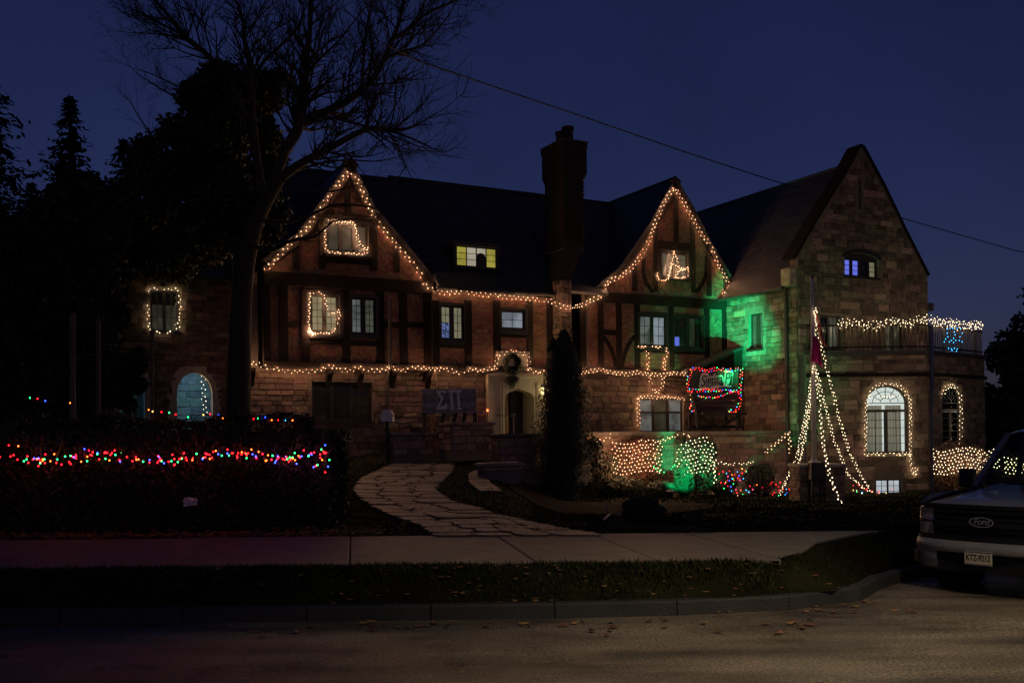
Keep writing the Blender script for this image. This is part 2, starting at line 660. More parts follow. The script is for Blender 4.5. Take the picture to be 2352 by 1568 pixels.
# kerb: separate stones along the curve
def resample(pts, step):
    out, acc = [Vector(pts[0])], 0.0
    for p, q in zip(pts, pts[1:]):
        p, q = Vector(p), Vector(q)
        L_ = (q - p).length
        t = step - acc
        while t <= L_:
            out.append(p.lerp(q, t / L_))
            t += step
        acc = (acc + L_) % step if L_ + acc >= step else acc + L_
    return out


kroot = bpy.data.objects.new('kerb', None)
COL.objects.link(kroot)
struct(kroot)
kp = resample([(x, y, 0) for x, y in KERB if -22 < x < 17], 1.2)
for p, q in zip(kp, kp[1:]):
    t = (q - p).normalized()
    nrm = Vector((-t.y, t.x, 0))
    g = 0.006
    mb = MB()
    vs = []
    for c in (p + t * g, q - t * g):
        rz = road_z(c.x, c.y)
        for (o, z) in ((-.005, -.1), (0.012, .125), (.03, .142), (.15, .142), (.15, -.1)):
            vs.append(c + nrm * o + Vector((0, 0, rz + z)))
    mb.add(vs, [(i, i + 5, i + 6, i + 1) for i in range(4)] + [(4, 9, 5, 0), (0, 1, 2, 3, 4), (9, 8, 7, 6, 5)])
    mb.build('kerb_stone', M['kerb'], kroot, fix=True)

# pavement of concrete slabs
proot = bpy.data.objects.new('pavement', None)
COL.objects.link(proot)
struct(proot)
joints_px = [-560, -60, 370, 770, 1060, 1300, 1650, 1990, 2330]
x = -21.0
edges = [-21.0, -18.4, -15.8, -13.2, -10.6, -8.2, -5.7, -3.6, -1.75, .25, 1.55, 2.85, 4.1]
for x0, x1 in zip(edges, edges[1:]):
    sh = 0.9           # the joints run slightly askew
    y0, y1 = 10.62, 13.72
    dz = random.uniform(-.006, .006)
    q = [(x0 + .008, y0), (x1 - .008, y0), (x1 - .008 - sh * 0.55, y1), (x0 + .008 - sh * .55, y1)]
    if x1 > 4:
        q = [q[0], (2.75, 10.62), (3.3, 11.35), (3.75, 12.3), (4.6, 13.25), (5.15, 13.72), q[3]]
    mb = MB()
    mb.poly([q], lambda u, v, o, dz=dz: Vector((u, v, .425 + dz + o)), 0.45)
    bevel(mb.build('slab', M['concrete'], proot, fix=True), .012, 1)

# ================================================================== HOUSE
house = bpy.data.objects.new('house', None)
COL.objects.link(house)
house.matrix_basis = HM
tag(house, 'large brick, timber and stone manor house with steep gables and christmas lights', 'house')

PL = Plane((0, .4), (1, 0), (0, -1))       # left gable, upper floors
PLg = Plane((0, .6), (1, 0), (0, -1))      # left gable, stone ground floor
PM = Plane((0, 0), (1, 0), (0, -1))        # middle
PMg = Plane((0, .15), (1, 0), (0, -1))
PR = Plane((0, 0), (1, 0), (0, -1))        # right gable
PRg = Plane((0, .15), (1, 0), (0, -1))
PW = Plane((0, 2.0), (1, 0), (0, -1))      # low wing at the left
FA = 11.17
PF = Plane((FA, 0), (0, -1), (-1, 0))      # left flank of the stone wing
WB = -3.9
PG = Plane((0, WB), (1, 0), (0, -1))       # stone gable front
# bay in front of the stone gable: two faces
b0 = PG.pt(*PG.uv(1846, 900))
B0 = HM @ b0
ang = R(1.0)
eB = (HI.to_3x3() @ Vector((math.cos(ang), math.sin(ang), 0)))
PB = Plane((b0.x, b0.y - .05), (eB.x, eB.y), (eB.y, -eB.x))
uB, _ = PB.uv(2131, 900)
b1 = PB.pt(uB, 0)
ang = R(40.0)
eC = (HI.to_3x3() @ Vector((math.cos(ang), math.sin(ang), 0)))
PC = Plane((b1.x, b1.y), (eC.x, eC.y), (eC.y, -eC.x))
uC, _ = PC.uv(2261, 900)

ZF, ZB, ZRIDGE = 4.07, 7.05, 11.5


def rect(pl, x0, y0, x1, y1):
    (u0, z1), (u1, z0) = pl.uv(x0, y0), pl.uv(x1, y1)
    return u0, u1, z0, z1


def hole_rect(r):
    return [(r[0], r[2]), (r[1], r[2]), (r[1], r[3]), (r[0], r[3])]


def arch_pts(u0, u1, z0, zs, z1, n=14, pointed=0.0):
    cx, rx_ = (u0 + u1) / 2, (u1 - u0) / 2
    pts = [(u0, z0), (u1, z0)]
    for k in range(n + 1):
        a = math.pi * k / n
        pts.append((cx + rx_ * math.cos(a), zs + (z1 - zs) * math.sin(a) ** (1 - pointed)))
    return pts


def inpoly(u, v, poly):
    c = False
    j = len(poly) - 1
    for i in range(len(poly)):
        (xi, yi), (xj, yj) = poly[i], poly[j]
        if (yi > v) != (yj > v) and u < (xj - xi) * (v - yi) / (yj - yi) + xi:
            c = not c
        j = i
    return c


def wall(name, pl, outer, mat_, thick=.28, extra=()):
    mb = MB()
    mb.poly([outer] + list(pl.holes) + list(extra), lambda u, v, o: pl.pt(u, v, o), thick)
    return mb.build(name, mat_, house)


# ---- windows -------------------------------------------------------
unit = MB().box(-.5, .5, -.5, .5, -.5, .5)
PANE_ME = {}


def pane(pl, u0, u1, z0, z1, off, mt, parent):
    if mt.name not in PANE_ME:
        me = unit.mesh('pane_' + mt.name)
        me.materials.append(mt)
        PANE_ME[mt.name] = me
    o = link('pane', PANE_ME[mt.name], None, parent)
    o.location = pl.pt((u0 + u1) / 2, (z0 + z1) / 2, off)
    o.rotation_euler = (0, 0, pl.rot())
    o.scale = (u1 - u0, .008, z1 - z0)
    return o


def window(pl, r, cas=2, cols=2, rows=4, lit=None, rec=.1, fw=.06, mull=.09, surround=0.0, label=None, transom=None, sill=True, mats=None):
    """casement window: frame mesh with panes, glazing bars and sill as children"""
    u0, u1, z0, z1 = r
    pl.holes.append(hole_rect(r))
    mb = MB()
    A = lambda a, b, c, d, o0=-.03, o1=.03: mb.pbox(pl, a, b, c, d, -rec + o0, -rec + o1)
    e = .004
    A(u0 + e, u0 + fw, z0 + e, z1 - e)
    A(u1 - fw, u1 - e, z0 + e, z1 - e)
    A(u0 + fw, u1 - fw, z1 - fw, z1 - e)
    A(u0 + fw, u1 - fw, z0 + e, z0 + fw)
    if surround:
        s = surround
        for q in ((u0 - s, u0, z0 - s, z1 + s), (u1, u1 + s, z0 - s, z1 + s), (u0, u1, z1, z1 + s), (u0, u1, z0 - s, z0)):
            mb.pbox(pl, *q, -rec, .055)
    iu0, iu1, iz0, iz1 = u0 + fw, u1 - fw, z0 + fw, z1 - fw
    cw = (iu1 - iu0 - mull * (cas - 1)) / cas
    bars = MB()
    pn = []
    for c in range(cas):
        a = iu0 + c * (cw + mull)
        b = a + cw
        if c < cas - 1:
            A(b, b + mull, iz0, iz1, -.03, .035)
        spans = [(iz0, iz1, rows)]
        if transom:
            zt = iz0 + (iz1 - iz0) * transom
            spans = [(iz0, zt - .03, rows), (zt + .03, iz1, 1)]
            A(a, b, zt - .03, zt + .03, -.03, .034)
        for (p, q, n) in spans:
            g = .018
            pw, ph = (b - a) / cols, (q - p) / n
            for i in range(cols):
                for j in range(n):
                    pn.append((c, i, j, a + i * pw + g / 2, a + (i + 1) * pw - g / 2, p + j * ph + g / 2, p + (j + 1) * ph - g / 2))
            for i in range(1, cols):
                bars.pbox(pl, a + i * pw - g / 2, a + i * pw + g / 2, p, q, -rec - .012, -rec + .012)
            for j in range(1, n):
                bars.pbox(pl, a, b, p + j * ph - g / 2, p + j * ph + g / 2, -rec - .014, -rec + .014)
    w = mb.build('window', M['frame'], house)
    if label:
        w['label'] = label
    if bars.v:
        bars.build('glazing_grid', M['frame'], w)
    for (c, i, j, a, b, p, q) in pn:
        pane(pl, a, b, p, q, -rec, (mats(c, i, j) if mats else lit), w)
    if sill:
        MB().pbox(pl, u0 - .05, u1 + .05, z0 - .07 - surround, z0 - .002 - surround, -rec + .02, .085).build('sill', M['frame'], w)
    return w


GL = dict(
    warm=emit('lit_pane_warm', (.62, .56, .30), .34, .35, 2.0),
    warm2=emit('lit_pane_green', (.36, .40, .28), .16, .6, 1.6),
    yellow=emit('lit_pane_yellow', (.58, .52, .08), .55, .25, 2.5, col2=(.42, .37, .05)),
    whitey=emit('lit_pane_white', (.62, .56, .42), .6, .2, 2.5),
    blueish=emit('lit_pane_bluewhite', (.52, .60, .70), .38, .45, 2.0),
    bluestar=emit('lit_pane_bluepattern', (.25, .34, .75), .5, .9, 14, col2=(.02, .03, .08)),
    cool=emit('lit_pane_cool', (.46, .52, .50), .2, .7, 2.2),
    dim=emit('lit_pane_dim', (.16, .19, .11), .14, .7, 3),
    purple=emit('lit_pane_indigo', (.16, .2, .95), .75, .25, 2),
    cream=emit('lit_pane_cream', (.6, .56, .34), .32, .3, 2),
    dark=M['glassd'],
    white=emit('lit_pane_bright', (.72, .8, .86), .62, .2, 2),
)
W_att_L = rect(PL, 750, 508, 846, 583)
window(PL, W_att_L, 3, 1, 1, rec=.08, fw=.07, mull=.12, surround=.1, mats=lambda c, i, j: GL['dim'], label='dark attic window with a lit garland hanging across it')
window(PL, rect(PL, 712, 673, 780, 766), 2, 2, 5, rec=.08, mull=.13, surround=.11, fw=.09, mats=lambda c, i, j: GL['warm'], label='warmly lit casement window framed by a light string')
window(PL, rect(PL, 806, 682, 864, 768), 2, 2, 5, rec=.08, mull=.16, surround=.09, mats=lambda c, i, j: GL['cool'] if c == 0 else GL['warm2'])
window(PM, rect(PM, 1012, 700, 1066, 781), 2, 2, 4, rec=.08, mull=.16, surround=.09, mats=lambda c, i, j: GL['cream'] if j > 1 or c else (GL['bluestar']))
window(PM, rect(PM, 1151, 711, 1206, 757), 1, 2, 2, rec=.08, fw=.06, surround=.09, mats=lambda c, i, j: GL['blueish'])
window(PR, rect(PR, 1519, 577, 1580, 638), 2, 2, 4, rec=.08, fw=.06, mull=.12, surround=.09, mats=lambda c, i, j: GL['warm2'])
window(PR, rect(PR, 1467, 722, 1531, 796), 2, 2, 3, rec=.08, mull=.14, surround=.08, mats=lambda c, i, j: GL['blueish'] if c else GL['cool'])
window(PR, rect(PR, 1547, 725, 1614, 800), 2, 2, 3, rec=.08, mull=.2, surround=.08, mats=lambda c, i, j: (GL['purple'] if j == 0 and i == 0 else GL['dark']) if c == 0 else (GL['dim'] if i == 0 else GL['dark']))
window(PRg, rect(PRg, 1470, 914, 1571, 992), 3, 1, 1, rec=.14, fw=.06, mull=.12, transom=.6, mats=lambda c, i, j: GL['cool'] if c != 1 else GL['dim'])
window(PLg, rect(PLg, 716, 876, 857, 968), 3, 2, 3, rec=.16, fw=.1, mull=.12, mats=lambda c, i, j: GL['dark'])
window(PF, rect(PF, 1719, 722, 1752, 800), 2, 2, 4, rec=.16, fw=.08, mull=.2, mats=lambda c, i, j: GL['warm2'])
window(PG, rect(PG, 1884, 722, 1932, 802), 2, 2, 4, rec=.16, mull=.14, mats=lambda c, i, j: GL['warm2'] if c else GL['dark'])
window(PG, rect(PG, 2036, 742, 2076, 812), 2, 2, 4, rec=.16, mull=.14, mats=lambda c, i, j: GL['warm2'] if c == 0 else GL['dim'])
window(PW, rect(PW, 345, 665, 412, 762), 2, 2, 3, rec=.14, mats=lambda c, i, j: GL['dim'] if j < 2 else GL['dark'], label='dark window outlined with small warm bulbs')
# gable attic window with arched head
ra = rect(PG, 1940, 590, 2018, 640)
ap = arch_pts(ra[0], ra[1], ra[2], ra[3], ra[3] + .2, 12)
window(PG, ra, 4, 1, 3, rec=.14, fw=.07, mull=.14, sill=True, mats=lambda c, i, j: (GL['purple'], GL['purple'], GL['dark'], GL['cream'])[c], label='gable window glowing indigo on its left side')
PG.holes.pop()
PG.holes.append(ap)
MB().poly([arch_pts(ra[0] + .01, ra[1] - .01, ra[3] - .003, ra[3], ra[3] + .19, 12)], lambda u, v, o: PG.pt(u, v, o - .06), .12).build('arched_head', M['frame'], house)
MB().poly([arch_pts(ra[0] - .13, ra[1] + .13, ra[3] - .02, ra[3], ra[3] + .36, 14)[2:] + list(reversed(arch_pts(ra[0], ra[1], ra[3] - .02, ra[3], ra[3] + .21, 14)[2:]))], lambda u, v, o: PG.pt(u, v, o + .06), .1).build('window_arch', M['frame'], house)
# slit
rs = rect(PG, 1971, 412, 1980, 482)
PG.holes.append(hole_rect(rs))
MB().pbox(PG, rs[0], rs[1], rs[2], rs[3], -.27, -.25).build('slit_back', M['black'], house)
rs2 = rect(PG, 1964, 430, 1987, 438)


# ---- masonry --------------------------------------------------------
STONES = []


def stones(pl, u0, u1, z0, z1, outer=None, hole_pad=.0, hmin=.14, hmax=.27, wmin=.24, wmax=.62, prio=1.0):
    rnd = random.Random(int(u0 * 91 + z0 * 13 + pl.o.y * 7))
    z = z0
    while z < z1 - .05:
        h = min(rnd.uniform(hmin, hmax), z1 - z)
        u = u0 - rnd.uniform(0, .2)
        while u < u1:
            w = rnd.uniform(wmin, wmax)
            a, b = max(u, u0), min(u + w, u1)
            if b - a > .07:
                segs = [(a, b)]
                for _ in range(2):
                    good = []
                    for (p, q) in segs:
                        ok = all((outer is None or inpoly(x_, y_, outer)) and not any(inpoly(x_, y_, hl) for hl in pl.holes) for x_ in (p + .012, (p + q) / 2, q - .012) for y_ in (z + .012, z + h / 2, z + h - .012))
                        if ok:
                            STONES.append((pl, p, q, z, z + h, prio))
                        elif q - p > .2:
                            m_ = (p + q) / 2
                            good += [(p, m_), (m_, q)]
                    segs = good
            u += w
        z += h


# chimney faces
CHB = -.62
PCH = Plane((0, CHB), (1, 0), (0, -1))
c0, _ = PCH.uv(1287, 850)
c1, _ = PCH.uv(1323, 850)
# ---- wall slabs ------------------------------------------------------
ua, _ = PLg.uv(572, 900)
ub = -1.27
a_left = PL.uv(607, 700)[0]
prof_L = [PL.uv(*p) for p in ((604, 612), (680, 551), (729, 492), (808, 384), (860, 485), (955, 598), (1000, 652))]
outer_L = [(a_left, ZF), (ub + .05, ZF), (ub + .05, prof_L[-1][1])] + [prof_L[k] for k in (5, 4, 3, 2, 1)] + [(a_left, prof_L[0][1])]
wall('left_gable_wall', PL, outer_L, M['mortar'])
wall('left_ground_wall', PLg, [(ua, .4), (ub, .4), (ub, ZF - .05), (ua, ZF - .05)], M['mortar'])
outer_M = [(ub, ZF), (3.3, ZF), (3.3, 6.72), (ub, 6.72)]
wall('middle_wall', PM, outer_M, M['mortar'])
# return of the middle bay
MB().box(ub - .002, ub + .25, .285, .66, .4, 6.72).build('middle_return_wall', M['mortar'], house)
prof_R = [PR.uv(*p) for p in ((1364, 672), (1428, 622), (1498, 516), (1551, 424), (1592, 485), (1632, 566), (1672, 640))]
aR0 = PR.uv(1345, 760)[0]
outer_R = [(aR0, ZF), (FA, ZF), (FA, prof_R[-1][1])] + [prof_R[k] for k in (5, 4, 3, 2, 1)] + [(prof_R[0][0], prof_R[0][1]), (aR0, prof_R[0][1] - .05)]
wall('right_gable_wall', PR, outer_R, M['mortar'])
wall('right_ground_wall', PRg, [(3.3, .3), (FA - .01, .3), (FA - .01, ZF - .02), (3.3, ZF - .02)], M['mortar'])

# door opening in the middle ground floor
dr = rect(PMg, 1146, 887, 1226, 1003)
DZ = 1.62
PMg.holes.append([(dr[0], DZ), (dr[1], DZ), (dr[1], dr[3] - .25), ((dr[0] + dr[1]) / 2, dr[3]), (dr[0], dr[3] - .25)])
wall('middle_ground_wall', PMg, [(ub + .01, .4), (3.3, .4), (3.3, ZF - .02), (ub + .01, ZF - .02)], M['mortar'])

# flank and gable of the stone wing
wall('flank_wall', PF, [(0.02, -1), (3.9, -1), (3.9, 7.2), (0.02, 7.16)], M['mortar'])
LG = [PG.uv(*p) for p in ((1824, 594), (1869, 517), (1909, 452), (1944, 396), (1974, 338))]
RG = [PG.uv(*p) for p in ((1980, 338), (2031, 434), (2076, 528), (2130, 634))]
gR = RG[-1][0]
outer_G = [(FA, -1.2), (gR, -1.2), (gR, RG[-1][1])] + list(reversed(RG[:-1])) + list(reversed(LG[1:])) + [(FA, LG[0][1])]
wall('stone_gable_wall', PG, outer_G, M['mortar'], .4)
# bay faces
ZBAY = PB.uv(2000, 804)[1]
rb = rect(PB, 1990, 905, 2088, 1040)
zs = PB.uv(2040, 925)[1]
zt = PB.uv(2040, 884)[1]
archB = arch_pts(rb[0], rb[1], rb[2], zs, zt, 16)
PB.holes.append(archB)
rbs = rect(PB, 2012, 1100, 2072, 1143)
window(PB, rbs, 2, 2, 3, rec=.14, fw=.05, mull=.05, sill=False, lit=GL['white'], label='bright basement window low in the stone bay')
rc = rect(PC, 2164, 915, 2206, 1022)
zsC = PC.uv(2185, 925)[1]
ztC = PC.uv(2185, 886)[1]
archC = arch_pts(rc[0], rc[1], rc[2], zsC, ztC, 16)
PC.holes.append(archC)
wall('bay_front_wall', PB, [(.02, -1.2), (uB, -1.2), (uB, ZBAY), (.02, ZBAY)], M['mortar'], .4)
wall('bay_side_wall', PC, [(.002, -1.2), (uC, -1.2), (uC, ZBAY), (.002, ZBAY)], M['mortar'], .14)
b2 = PC.pt(uC, 0)
# hidden sides of the bay and its flat roof
mb = MB()
mb.add([PC.pt(uC, -1.2), PC.pt(uC, ZBAY), Vector((gR - .05, WB - .01, ZBAY)), Vector((gR - .05, WB - .01, -1.2))], [(0, 1, 2, 3)])
mb.build('bay_return_wall', M['mortar'], house)
mb = MB()
mb.poly([[(b0.x + .05, b0.y + .3), (b1.x, b1.y + .1), (b2.x - .1, b2.y + .1), (gR - .1, WB + .02)]], lambda u, v, o: Vector((u, v, ZBAY - .1 + o)), .2)
mb.build('balcony_floor', M['lead'], house)
# belts of the bay
for pl, U in ((PB, uB), (PC, uC)):
    for (pa, th, pr) in (((2000, 805), .14, .12), ((2000, 858), .11, .09)):
        z_ = PB.uv(*pa)[1]
        bevel(MB().pbox(pl, -.0 if pl is PC else .05, U + (.06 if pl is PB else .06), z_ - th, z_ + (.0 if th > .12 else .02), .0, pr).build('belt_course', M['lead'] if th > .12 else M['timber'], house), .012, 1)

# left wing
wl0, wl1 = -17.5, ua + .05
ar = rect(PW, 404, 870, 490, 952)
arW = arch_pts(ar[0], ar[1], .7, PW.uv(440, 905)[1], PW.uv(440, 854)[1], 16)
PW.holes.append(arW)
ar2 = rect(PW, 272, 880, 334, 950)
arW2 = arch_pts(ar2[0], ar2[1], .7, PW.uv(300, 895)[1], PW.uv(300, 850)[1], 14)
PW.holes.append(arW2)
wall('left_wing_wall', PW, [(wl0, .3), (wl1, .3), (wl1, 7.0), (wl0, 7.0)], M['mortar'], .45)
mb = MB().box(wl0, wl1, 5.0, 5.2, .3, 7)
mb.build('passage_back_wall', M['mortar'], house)
PWb = Plane((0, 5.0), (1, 0), (0, -1))
MB().box(wl0, wl1, 2.45, 5.0, 4.3, 4.45).build('passage_ceiling', M['lime'], house)
MB().box(wl0, wl1, 2.0, 5.0, .3, .72).build('passage_floor', M['flag'], house)
_pa = (arW2[1][0] + arW[0][0]) / 2
MB().box(_pa - .12, _pa + .12, 2.46, 4.99, .72, 4.29).build('passage_light_block', M['mortar'], house)  # unseen wall added to keep the blue light from the second arch
# arch mouldings
for A_, pl in ((arW, PW), (arW2, PW)):
    cx = (A_[0][0] + A_[1][0]) / 2
    for k, (g0, g1, o0) in enumerate(((-.02, .14, .05), (.14, .26, .025))):
        def grow(p, g, cx=cx, A_=A_):
            zs_ = A_[2][1]
            if p[1] <= zs_ + 1e-6:
                return (p[0] + (g if p[0] > cx else -g), p[1])
            d = Vector((p[0] - cx, p[1] - zs_))
            d = d * ((d.length + g) / d.length)
            return (cx + d.x, zs_ + d.y)
        ring = [grow(p, g1) for p in A_[1:]] + [grow(A_[0], g1)] + [grow(A_[0], g0)] + [grow(p, g0) for p in reversed(A_[1:])]
        MB().poly([ring], lambda u, v, o, o0=o0: PW.pt(u, v, o + o0), .2).build('arch_moulding', M['lime'], house, fix=True)

# hidden sides and back, so that the house is closed
mb = MB()
mb.box(ua, ua + .3, .61, 8.8, .3, 7.0)
mb.build('left_side_wall', M['mortar'], house)
MB().box(ua, gR, 8.8, 9.1, -.5, 7.0).build('back_wall', M['mortar'], house)
MB().box(gR - .3, gR, WB + .4, 8.8, -1, 7.2).build('right_side_wall', M['mortar'], house)
MB().poly([[(.7, 7.0), (4.3, 11.2), (8.0, 7.0)]], lambda u, v, o: Vector((ua + .02 + o, u, v)), .2).build('left_end_gable', M['mortar'], house, fix=True)

# ---- chimney -----------------------------------------------------------
chim = MB().box(c0 + .1, c1 - .1, CHB + .1, -.0, .4, 7.3).build('chimney', M['mortar'], house)
st0, st1 = PCH.uv(1298, 450)[0], PCH.uv(1346, 450)[0]
zt0 = PCH.uv(1300, 392)[1]
zt1 = PCH.uv(1300, 322)[1]
bk = .8
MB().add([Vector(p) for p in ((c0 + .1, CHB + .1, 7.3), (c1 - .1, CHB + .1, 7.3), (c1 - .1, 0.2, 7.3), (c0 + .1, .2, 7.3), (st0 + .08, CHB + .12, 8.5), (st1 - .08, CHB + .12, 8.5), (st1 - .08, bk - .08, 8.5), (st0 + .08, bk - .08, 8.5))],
         [(3, 2, 1, 0), (4, 5, 6, 7), (0, 1, 5, 4), (1, 2, 6, 5), (2, 3, 7, 6), (3, 0, 4, 7)]).build('shoulder', M['sooty_shade'], chim)
# brick stack drawn course by course
mb = MB()
z, k = 8.45, 0
while z < zt1:
    g = 0.0
    if z > zt0 - .25:
        g = min(.07, (z - zt0 + .25) * .3)
    if z > zt1 - .2:
        g = .1
    L_ = .21
    for side in range(4):
        x0, x1, y0, y1 = st0 - g, st1 + g, CHB + .1 - g, bk + g
        if side in (0, 2):
            y_ = y0 if side == 0 else y1 - .1
            u = x0 - (k % 2) * L_ / 2
            while u < x1:
                a, b = max(u, x0), min(u + L_ - .012, x1)
                if b - a > .03:
                    j = random.uniform(-.005, .005)
                    mb.box(a, b, y_ + j, y_ + .1 + j, z, z + .064)
                u += L_
        else:
            x_ = x0 if side == 3 else x1 - .1
            u = y0 + .1 - (k % 2) * L_ / 2
            while u < y1 - .1:
                a, b = max(u, y0 + .1), min(u + L_ - .012, y1 - .1)
                if b - a > .03:
                    j = random.uniform(-.005, .005)
                    mb.box(x_ + j, x_ + .1 + j, a, b, z, z + .064)
                u += L_
    z += .076
    k += 1
ob = mb.build('stack_brickwork', M['sooty_shade'], chim)
ob['kind'] = 'stuff'
MB().box(st0 + .05, st1 - .05, CHB + .16, bk - .06, 8.4, zt1 - .02).build('stack_core', M['mortar'], chim)
bevel(MB().box(st0 - .12, st1 + .12, CHB - .04, bk + .12, zt1, zt1 + .06).build('cap', M['sooty_shade'], chim), .02, 1)
for (px_, r_, h_) in ((1291, .19, .5), (1307, .2, .72)):
    u = PCH.uv(px_, 330, -.8)[0]
    MB().lathe([(r_ + .04, 0), (r_ + .04, .08), (r_, .12), (r_ * .92, h_ * .8), (r_ + .03, h_ * .84), (r_ + .03, h_), (r_ - .05, h_), (r_ - .05, h_ - .1)], (u, .25, zt1 + .06), 10).build('chimney_pot', M['sooty_shade'], chim)

# ---- stonework -------------------------------------------------------
stones(PLg, ua, ub, .6, ZF - .12)
stones(PMg, ub, 3.0, .6, ZF - .12)
stones(PRg, 3.95, FA, .5, ZF - .1)
stones(PF, .02, 3.88, -.6, 7.12, None, prio=1.0)
stones(PG, FA + .0, gR, 4.6, 12.6, outer_G)
stones(PB, .06, uB, -.8, ZBAY - .16)
stones(PC, .02, uC, -.8, ZBAY - .16)
stones(PW, wl0 + 4, wl1, .6, 6.95)
stones(PWb, wl0 + 4, wl1, .72, 4.2, hmin=.2, hmax=.34)
PCf = Plane((0, CHB + .1), (1, 0), (0, -1))
stones(PCf, c0 + .1, c1 - .1, .6, 7.3)
PCl = Plane((c0 + .1, 0), (0, -1), (-1, 0))
stones(PCl, 0.0, -CHB - .1, .6, 7.3)
PMr = Plane((ub, 0), (0, -1), (-1, 0))
stones(PMr, -.6, -.15, .6, ZF - .12)

rs_ = random.Random(3)
STONE_ME = []
for k in range(10):
    j = lambda a: rs_.uniform(-a, a)
    bx_, bz_ = .055, .09
    vs = []
    for (x_, z_) in ((-.5, -.5), (.5, -.5), (.5, .5), (-.5, .5)):
        vs.append((x_, 0.3, z_))
    for (x_, z_) in ((-.5, -.5), (.5, -.5), (.5, .5), (-.5, .5)):
        vs.append((x_ + j(.012), -.5 + j(.1), z_ + j(.02)))
    for (x_, z_) in ((-.5, -.5), (.5, -.5), (.5, .5), (-.5, .5)):
        vs.append((x_ * (1 - 2 * bx_) + j(.03), -1.0 + j(.3), z_ * (1 - 2 * bz_) + j(.05)))
    m_ = MB().add(vs, [(0, 1, 5, 4), (1, 2, 6, 5), (2, 3, 7, 6), (3, 0, 4, 7), (4, 5, 9, 8), (5, 6, 10, 9), (6, 7, 11, 10), (7, 4, 8, 11), (8, 9, 10, 11)])
    me = m_.mesh('stone_%d' % k)
    me.materials.append(M['stone'])
    STONE_ME.append((me, m_))


def seen_size(s_):
    pl, a, b, p, q, pr = s_
    c = HM @ pl.pt((a + b) / 2, (p + q) / 2)
    n = HM.to_3x3() @ pl.m
    v = Vector((0, 0, CZ)) - c
    if abs(c.x / c.y) > .52:
        return 0
    hid = 1.0
    if pl in (PW, PWb):
        hid = .1
    if pl in (PLg, PMg) and p < 1.9:
        hid = .05
    if pl is PRg or (pl is PF and p < 1):
        hid = .6
    return (b - a) * (q - p) * max(0, n.dot(v)) / v.length ** 3 * hid


STONES.sort(key=seen_size, reverse=True)
rest = MB()
for i, s_ in enumerate(STONES):
    pl, a, b, p, q, pr = s_
    T = Matrix.Translation(pl.pt((a + b) / 2, (p + q) / 2, 0)) @ Matrix.Rotation(pl.rot(), 4, 'Z') @ Matrix.Diagonal((b - a - .014, rs_.uniform(.018, .05), q - p - .014, 1))
    me, m_ = rs_.choice(STONE_ME)
    if i < 300:
        o = link('stone', me, None, house)
        o.matrix_basis = T
    else:
        rest.add([T @ Vector(v) for v in m_.v], m_.f)
rest.build('rubble_masonry', M['stone'], house)['kind'] = 'stuff'

# ---- brick infill ----------------------------------------------------
BR = {}


def bricks(key, pl, u0, u1, z0, z1, style, outer=None):
    mb = BR.setdefault(key, MB())
    rnd = random.Random(int(u0 * 131 + z0 * 17))
    L_, h_ = .205, .066
    g = .012

    def ok(u, z):
        return u0 < u < u1 and z0 < z < z1 and (outer is None or inpoly(u, z, outer)) and not any(inpoly(u, z, hl) for hl in pl.holes)

    def put(cu, cz, w, h, a):
        ca, sa = math.cos(a), math.sin(a)
        if not all(ok(cu + ca * x_ - sa * y_, cz + sa * x_ + ca * y_) for x_ in (-w * .4, w * .4) for y_ in (-h * .4, h * .4)):
            return
        pr = .012 + rnd.uniform(-.004, .006)
        cs = [(cu + ca * x_ - sa * y_, cz + sa * x_ + ca * y_) for (x_, y_) in ((-w / 2, -h / 2), (w / 2, -h / 2), (w / 2, h / 2), (-w / 2, h / 2))]
        vs = [pl.pt(u, z, pr) for u, z in cs] + [pl.pt(u, z, -.005) for u, z in cs]
        mb.add(vs, [(0, 1, 2, 3), (0, 4, 5, 1), (1, 5, 6, 2), (2, 6, 7, 3), (3, 7, 4, 0)])
    if style == 'run':
        z, k = z0 + h_ / 2, 0
        while z < z1:
            u = u0 - (k % 2) * (L_ + g) / 2
            while u < u1 + L_:
                put(u + L_ / 2, z, L_, h_, 0)
                u += L_ + g
            z += h_ + g
            k += 1
    elif style == 'stack':
        u = u0 + h_ / 2
        k = 0
        while u < u1:
            z = z0 - (k % 2) * L_ / 2
            while z < z1 + L_:
                put(u, z + L_ / 2, L_, h_, math.pi / 2)
                z += L_ + g
            u += h_ + g
            k += 1
    else:                                   # herringbone, turned 45 degrees: 3:1 bricks
        B = h_ + g
        n = 3
        S = int(max(u1 - u0, z1 - z0) / B) + 8
        ca = math.cos(math.pi / 4)
        cu, cz = (u0 + u1) / 2, (z0 + z1) / 2
        for i in range(-S, S):
            for j in range(-S, S):
                m_ = (i - j) % (2 * n)
                # horizontal brick starts where m_ == 0, vertical brick where m_ == n
                if m_ == 0:
                    x_, y_, a = i + n / 2, j + .5, 0
                elif m_ == 2 * n - 1:
                    x_, y_, a = i + .5, j + n / 2, math.pi / 2
                else:
                    continue
                X, Y = x_ * B, y_ * B
                put(cu + (X - Y) * ca, cz + (X + Y) * ca, n * B - g, h_, a + math.pi / 4)


def vu(pl, px, py=700):
    return pl.uv(px, py)[0]


# left gable: posts split the face into panels
TIM = []


def post(pl, px, wpx, y0, y1, pr=.045):
    u, z1_ = pl.uv(px, y0)
    z0_ = pl.uv(px, y1)[1]
    w = wpx / F * 32.5 / .9
    TIM.append(pl)
    return bevel(MB().pbox(pl, u - w / 2, u + w / 2, z0_, z1_, -.02, pr + random.uniform(0, .012)).build('timber', M['timber'], house), .01, 1)


def beam(pl, u0, u1, z0, z1, pr=.06):
    return bevel(MB().pbox(pl, u0, u1, z0, z1, -.02, pr).build('timber', M['timber'], house), .01, 1)


